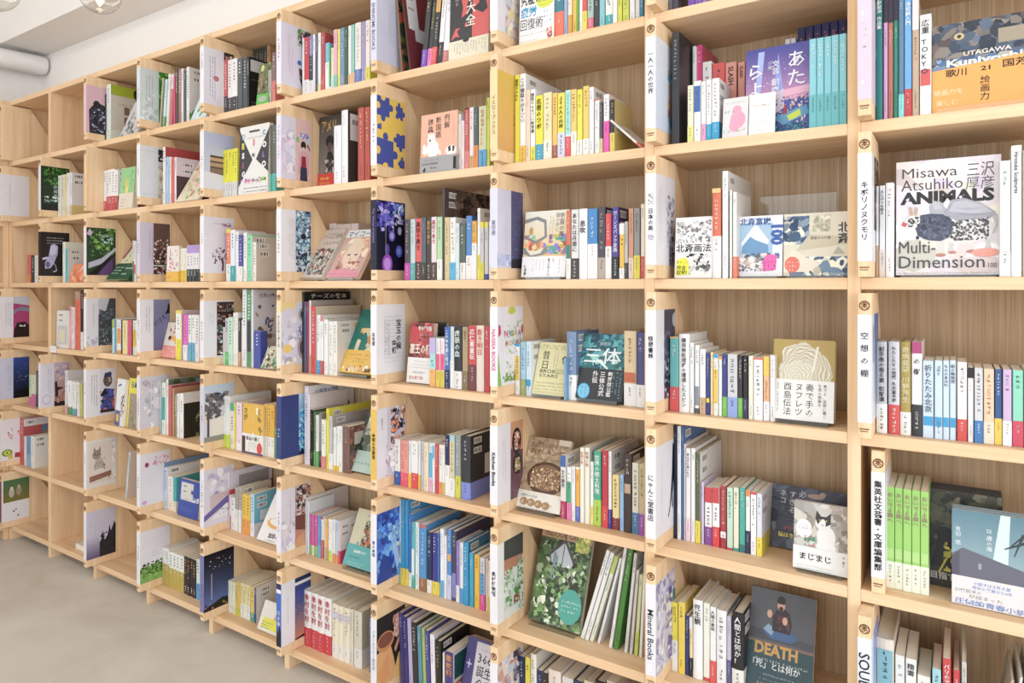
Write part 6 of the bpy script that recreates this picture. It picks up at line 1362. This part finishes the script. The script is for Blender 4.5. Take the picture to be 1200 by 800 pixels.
C_(6, 0, .025, 155, 60, 8.89, '''
B 278 292 500 eec2b0 L=6 h=.205
B 295 308 500 5a8258 L=6 h=.2
B 311 333 500 d8eaf0 b=78a858:.25 L=6 h=.195
B 352 374 500 efebe6 L=5 h=.212
B 392 412 500 efe4e0 b=e05a50:.72 L=3 h=.208
B 424 440 500 d84a80 h=.2
B 452 476 118 5a4a4a h=.222
B 480 510 118 a8786e h=.22
B 514 532 130 efecea h=.218
B 536 556 160 4a5a60 h=.21
B 560 590 130 efeeea c=eceaea X D=.2 h=.218 A | b 20 76 44 7;b 20 62 44 7;n 0 2 60 24 10 14 3 6a9a3a,4a7a2a
F 605 760 560 d8eef4 w=.012 lean=22 th=.008 hh=.16 | n 0 0 100 100 14 16 3 e8f4f8,a8d8e8,8ab04a | | pale blue booklet leaning in the corner
''')
C_(6, 1, .02, 155, 150, 8.89, '''
B 322 348 196 f3efec c=c2474a D=.2 b=f3efec:.2 m=f3efec:.3-.6 A | r 0 0 100 100 ece4ea;r 0 80 100 20 c2474a
B 352 378 300 a6cdea
B 382 402 300 efe6ea
B 405 434 306 e45e4c
B 437 458 302 efe6ea c=58404a X D=.18 A | r 0 60 100 40 eadcea;b 14 82 26 7;b 14 68 26 7;p e07a3a 10 14 50 44 80 38 40 8;p b8b0e0 40 40 70 52 90 44 70 36
F 452 690 330 ece0c4 w=.014 lean=30 th=.01 | n 4 4 90 90 24 14 3 d84a50,8ab878,e8b8a8,5a8a6a,f0ead0,c89a5a | | food illustration book leaning back beside the striped spines
''')
C_(6, 2, .02, 155, 240, 8.89, '''
F 357 482 430 efe7df w=.012 lean=1 th=.014 band=ecb83e:.28 | n 4 30 90 66 20 9 3 e8a0a0,c8b0d0,d86a6a,f4ece4;l 30 90 10 6 c87a7a 2 24 | m 10 60 26 3 d85a4a 2 40 | small cream manga-style paperback with pink lettering
B 487 568 454 efeddd n=3 b=ecc428:.34 T=d8a0a0
B 572 698 420 efeaef n=4 t=b898d8:.22 b=26383a:.34
''')
C_(6, 3, .025, 155, 335, 8.89, '''
F 292 448 376 efe2d6 w=.03 lean=14 th=.012 | n 10 60 80 34 14 8 3 e89a8a,8a4a3a,f0c8b0;e 56 48 30 14 e8a848;e 50 38 26 12 e0e0e0;e 34 56 10 6 2a2a2a;r 0 0 100 34 ec9488;n 6 4 80 24 8 5 4 f4e8e4 | | pink-footed paperback with cartoon animals
B 450 503 254 efefee b=ece03c:.42 T=3a3a3e t=ecd83c:.06
B 507 518 250 e8d060 c=e0c8d0
B 521 529 300 5a3a7a
B 532 578 300 ec5ec4 b=efefee:.34
B 582 615 300 efefef b=58b0d2:.4
B 618 650 300 efefef b=58b0d2:.4
B 655 698 302 eee8ea c=eae4e8 X
''')
C_(6, 4, .028, 155, 425, 8.42, '''
B 188 206 240 3c5c5a
B 208 243 172 e4dcea h=.2
B 246 266 160 5ab898 t=d8e0d0:.5 h=.21
B 268 288 160 d6e4e4 h=.21
B 291 328 165 efece8 m=34b0b0:.28-.72 h=.208
B 333 354 132 efefe6 c=86947c D=.2 h=.222 A | r 0 0 100 100 6a786a;n 0 40 100 60 24 10 3 8ab0c8,4a5a34,7a7a50
B 358 390 200 ca5e62 c=a84a50 D=.18 h=.2
B 393 412 210 c08c6a h=.19
B 415 438 270 9a8a5a h=.17
B 441 463 270 efefef h=.172
B 466 505 272 efedea c=2c2e26 D=.17 h=.174 A | r 0 78 100 22 efedea;n 30 0 70 60 30 9 3 6a7a4a,4a5a34,8a9a6a
''')
C_(6, 5, .045, 145, 510, 8, '''
B 340 378 252 6092c4 b=dce4f0:.35 c=7c9cc2 D=.19
B 381 410 300 c8d6ee c=efefef X D=.17
B 413 462 384 efe5da D=.14
B 465 494 390 40acb4 b=ece0cc:.3 D=.14
F 502 690 398 2446a6 w=.03 lean=5 th=.02 sp=d8dce8 | r 10 44 60 48 d8d4d0;b 14 78 34 8;b 14 64 34 8;m 18 50 4 8 8a8a8a;r 60 64 40 10 2446a6;n 70 44 30 14 8 9 2 a8b4d4,dce0ec;m 10 26 4 16 6a80c0 2 | | blue-jacketed hardback stood back-cover out
''')
C_(6, 6, .04, 155, 600, 6.66, '''
B 202 285 262 f2f2ef n=4 b=c4ac44:.58 T=3a3a3e D=.13
B 287 400 310 f2f2ef n=4 b=c4ac44:.55 T=3a3a3e D=.13
B 403 498 345 2c2529 n=4 T=dc9c50 b=3a2c34:.25 D=.13
B 501 528 366 d8eee2 b=509edc:.4 D=.13
''')
C_(7, 0, .025, 90, 80, 8, '''
B 202 222 262 3a3640 t=8a8a98:.04
B 224 246 285 e2836a
B 250 268 270 3a6a4a
B 272 318 152 eef2f1 b=e4ecdc:.2 c=dcd8ca D=.19 A | r 0 82 100 18 acc020;e 60 90 9 10 222a1c;e 88 90 9 9 222a1c;m 20 70 5 8 a8a4a0;r 30 10 12 16 8a6a6a;r 46 10 12 16 8a6a6a;r 30 30 12 16 8a6a6a;r 46 30 12 16 8a6a6a;r 30 50 12 14 8a6a6a;r 46 50 12 14 8a6a6a
F 400 560 330 d8d4d6 w=.012 lean=22 th=.008 hh=.17 | n 0 0 100 70 20 12 3 8a8a88,c8c4c4,5a6a70,a8c0c8 | | grey landscape booklet leaning against the house book
''')
C_(7, 1, .02, 90, 170, 10, '''
B 289 342 302 eeeff0 b=ce4448:.26
B 345 440 290 f0eeee n=3 b=c83e46:.36
B 442 482 290 f1eeee b=b83a44:.36 c=f0ecec X D=.1
F 492 655 276 98d496 w=.012 lean=4 th=.02 band=eadfcd:.38 | n 6 6 88 86 16 12 3 b0e0a8,78c080;e 46 52 16 24 d8d078;e 50 46 6 8 f4e8a0 | m 14 66 12 6 a89a80 3 20 | mint green novel with a gold leaf shape and cream band
''')
C_(7, 2, .02, 90, 255, 10, '''
F 345 600 130 e4e2b6 w=.03 lean=36 th=.014 S band=2d5c3c:.3 | r 14 0 30 100 ecebc8;l 30 92 8 8 a8a878;n 46 30 50 66 16 13 3 c85a50,a8b860,8ab0a0,e8c8a0,6a8a4a;p 9a5a78 0 40 10 40 12 96 0 90 | m 8 80 12 7 d8e4d8 3 18;m 60 80 22 3 b8d0bc 2 36 | cream gardening guide with a dark green band leaning back
B 655 668 268 d8dcd4 b=4a7a5a:.5
B 670 690 270 efefef m=d05058:.2-.42
''')
C_(7, 3, .025, 90, 335, 9.41, '''
B 387 411 366 c8e6f0 t=b4bc44:.26
B 414 438 372 58a0c4 c=efe9e2 h=.15
B 441 486 372 f0e8e6 b=e8a03c:.1 m=eca43c:.3-.74
B 489 500 374 333538
B 503 555 380 f0e0a6
B 558 600 380 e44c7a
B 603 614 382 3a5a4a
B 617 656 382 efebdc m=ecbc28:.25-.72
''')
C_(7, 4, .025, 90, 415, 8.89, '''
F 392 500 250 efeeef w=.02 lean=4 th=.012 yaw=-6 | p 3a68b0 16 86 40 90 60 88 20 82;n 56 20 40 50 16 12 3 2a2a2a,4a7a3a,e8a0a0;r 0 0 60 32 5c5c9c;r 16 8 30 16 e8c040 | | white booklet with a blue arrow leaning left
F 515 635 245 ecde30 w=.022 lean=4 th=.014 yaw=-4 | t 24 82 14 2a4a8a 日本 .05;r 14 0 86 70 a89884;n 20 0 80 60 20 10 3 8a7a68,c8b8a0,6a8a4a,3a7ab8 | | yellow-headed guidebook beside the booklet with a blue arrow
''')
C_(7, 5, .03, 145, 510, 8, '''
B 12 28 560 c8d8e0 L=9 h=.2 D=.16 c=e4d4c8
''')
C_(7, 6, .03, 90, 500, 4.44, '')
C_(8, 0, .02, 0, 110, 5.333, '')
C_(8, 1, .02, 0, 110, 5.333, '''
B 338 352 516 78b898 h=.19
B 354 378 508 f0efdf h=.195
B 380 402 506 e8dccc h=.196
B 404 416 506 ecd8a0 h=.196
B 418 432 502 efefef h=.2
B 434 446 502 f0efef c=eeeaea X D=.13 b=e8d08a:.25 h=.2
B 345 520 412 efeeee w=.14 D=.09 h=.25 c=efeeee
''')
C_(8, 2, .02, 0, 250, 5.333, '''
B 393 408 178 e8ecdc
B 410 424 248 58bccc c=e6e0d8 X D=.17 h=.155
F 428 515 345 ec8a5c w=.012 lean=16 th=.006 hh=.085 | n 0 0 100 100 10 14 3 f0b090,e87848;p f4f0ea 50 50 80 100 100 100 | | small orange postcard leaning on the books
''')
C_(8, 3, .02, 0, 250, 5.333, '''
F 352 426 605 e9e6e1 w=.012 lean=1 th=.02 | b 14 84 44 7;b 14 70 44 7;r 10 10 80 50 c8ccd0;r 20 16 50 34 e4dcc0 | | cream paperback stood back-cover out
B 432 446 580 ec90a0
B 448 466 585 efe4e4
B 470 500 488 e0684e t=b89a8a:.14
B 503 520 480 303234 b=efefef:.3
''')
C_(8, 4, .025, 0, 380, 5.333, '''
B 405 420 288 dcd8dc b=e8a0a8:.2
B 424 450 288 efefef b=3a9a5c:.22 L=-3 h=.155
B 455 476 288 efefef b=58a0b8:.2 L=-3 h=.155
B 480 498 288 f0eee8 L=-3 h=.155
B 500 518 295 c8c878 L=-3 h=.15
''')
C_(8, 5, .02, 0, 380, 5.333, ''); C_(8, 6, .02, 0, 500, 5.333, '')
for r_ in (0, 1, 6): C_(9, r_, .02, 0, 110, 5.333, '')
C_(9, 2, .02, 0, 250, 5.333, '''
B 170 190 260 de605c b=ec8a50:.3
B 194 214 262 2c4048
B 217 236 262 efe8e0
''')
C_(9, 3, .02, 0, 250, 5.333, '')
C_(9, 4, .03, 0, 380, 5.333, '''
B 180 196 316 c8e2b6 b=d068a0:.3
B 198 222 316 dce4c8 b=d068a0:.4
B 224 236 290 4a3a58
''')
C_(9, 5, .03, 0, 380, 5.333, '''
B 122 150 580 bf4a4c c=bf5054 D=.18 h=.235 A | r 0 82 70 16 e8e4e4;b 6 86 22 8;r 46 40 40 40 5a90b8;e 66 60 14 14 c8905a
B 150 162 700 efe4d8
B 165 190 700 5a90c8 b=88b8dc:.4 n=1
B 193 215 700 f1eee8 c=f0ede6 X
''')

for (c_, r_), (w0, ox, oy, s_, spec) in CELLS.items():
    do_cell(c_, r_, w0, ox, oy, s_, spec, '')

# sheet of clear plastic stood behind the two art books
g = G(); ua, ub = u_at(889, .17), u_at(980, .17); g.box((ua, .17, floor_z(2) + .0006), (ub, .1715, z_at(889, 231, .17)))
tag(g.build('plastic_sheet', M_ACR), 'clear plastic sheet standing behind the pale blue mountain picture book', 'plastic sheet')
# small white tag on the shelf edge and a green dot sticker
g = G(); ua, ub = u_at(59.5, 0), u_at(66.5, 0); g.box((ua, -.0035, ZB - P_ + .002), (ub, -.0015, ZB - P_ + .0335), 'f4f2f4'); g.box((ua + .001, -.0016, ZB - P_ + .012), (ub - .001, -.0002, ZB - P_ + .02), 'f4f2f4')
tag(g.build('shelf_tag', M_PRINT), 'small white tag on a shelf edge at the far left above the sunset-cyclist board', 'tag')
# a white book lying flat in the bottom compartment
g = G(); g.box((0, 0, 0), (.15, .2, .0008), 'f0eee8'); g.box((0, 0, .024), (.15, .2, .0248), 'f0eee8'); g.box((0, 0, .0008), (.0015, .2, .024), 'f0eee8')
o_ = g.build('flat_book', M_PRINT); o_.location = (upr(8) + .2, .03, floor_z(6) + .0006)
g = G(); g.box((.0016, .001, .0009), (.149, .199, .0239)); g.build('pages', M_PAGE, o_)
tag(o_, 'thick cream book lying flat on the bottom shelf behind the fir-tree board', 'book')

# label every spine-out book by look and by place counted from its name board
cells = {}
for b in BK: cells.setdefault(b[1], []).append(b)
for cell, L_ in cells.items():
    L_.sort(key=lambda t: (t[4] > .09, t[2]))
    front = [t for t in L_ if t[4] <= .09]; back = [t for t in L_ if t[4] > .09]
    sh = SHORT[cell]
    for row, nm in ((front, ''), (back, ' in the back row')):
        for i, t in enumerate(row):
            lb = f'{t[3]}, {ORD[i + 1]}{nm} right of the {sh}'
            if len(lb.split()) > 16: lb = lb.replace(' lower band', ' band')
            tag(t[0], lb, 'book', 'spine-out books right of the ' + sh)
bpy.data.objects.remove(_to)
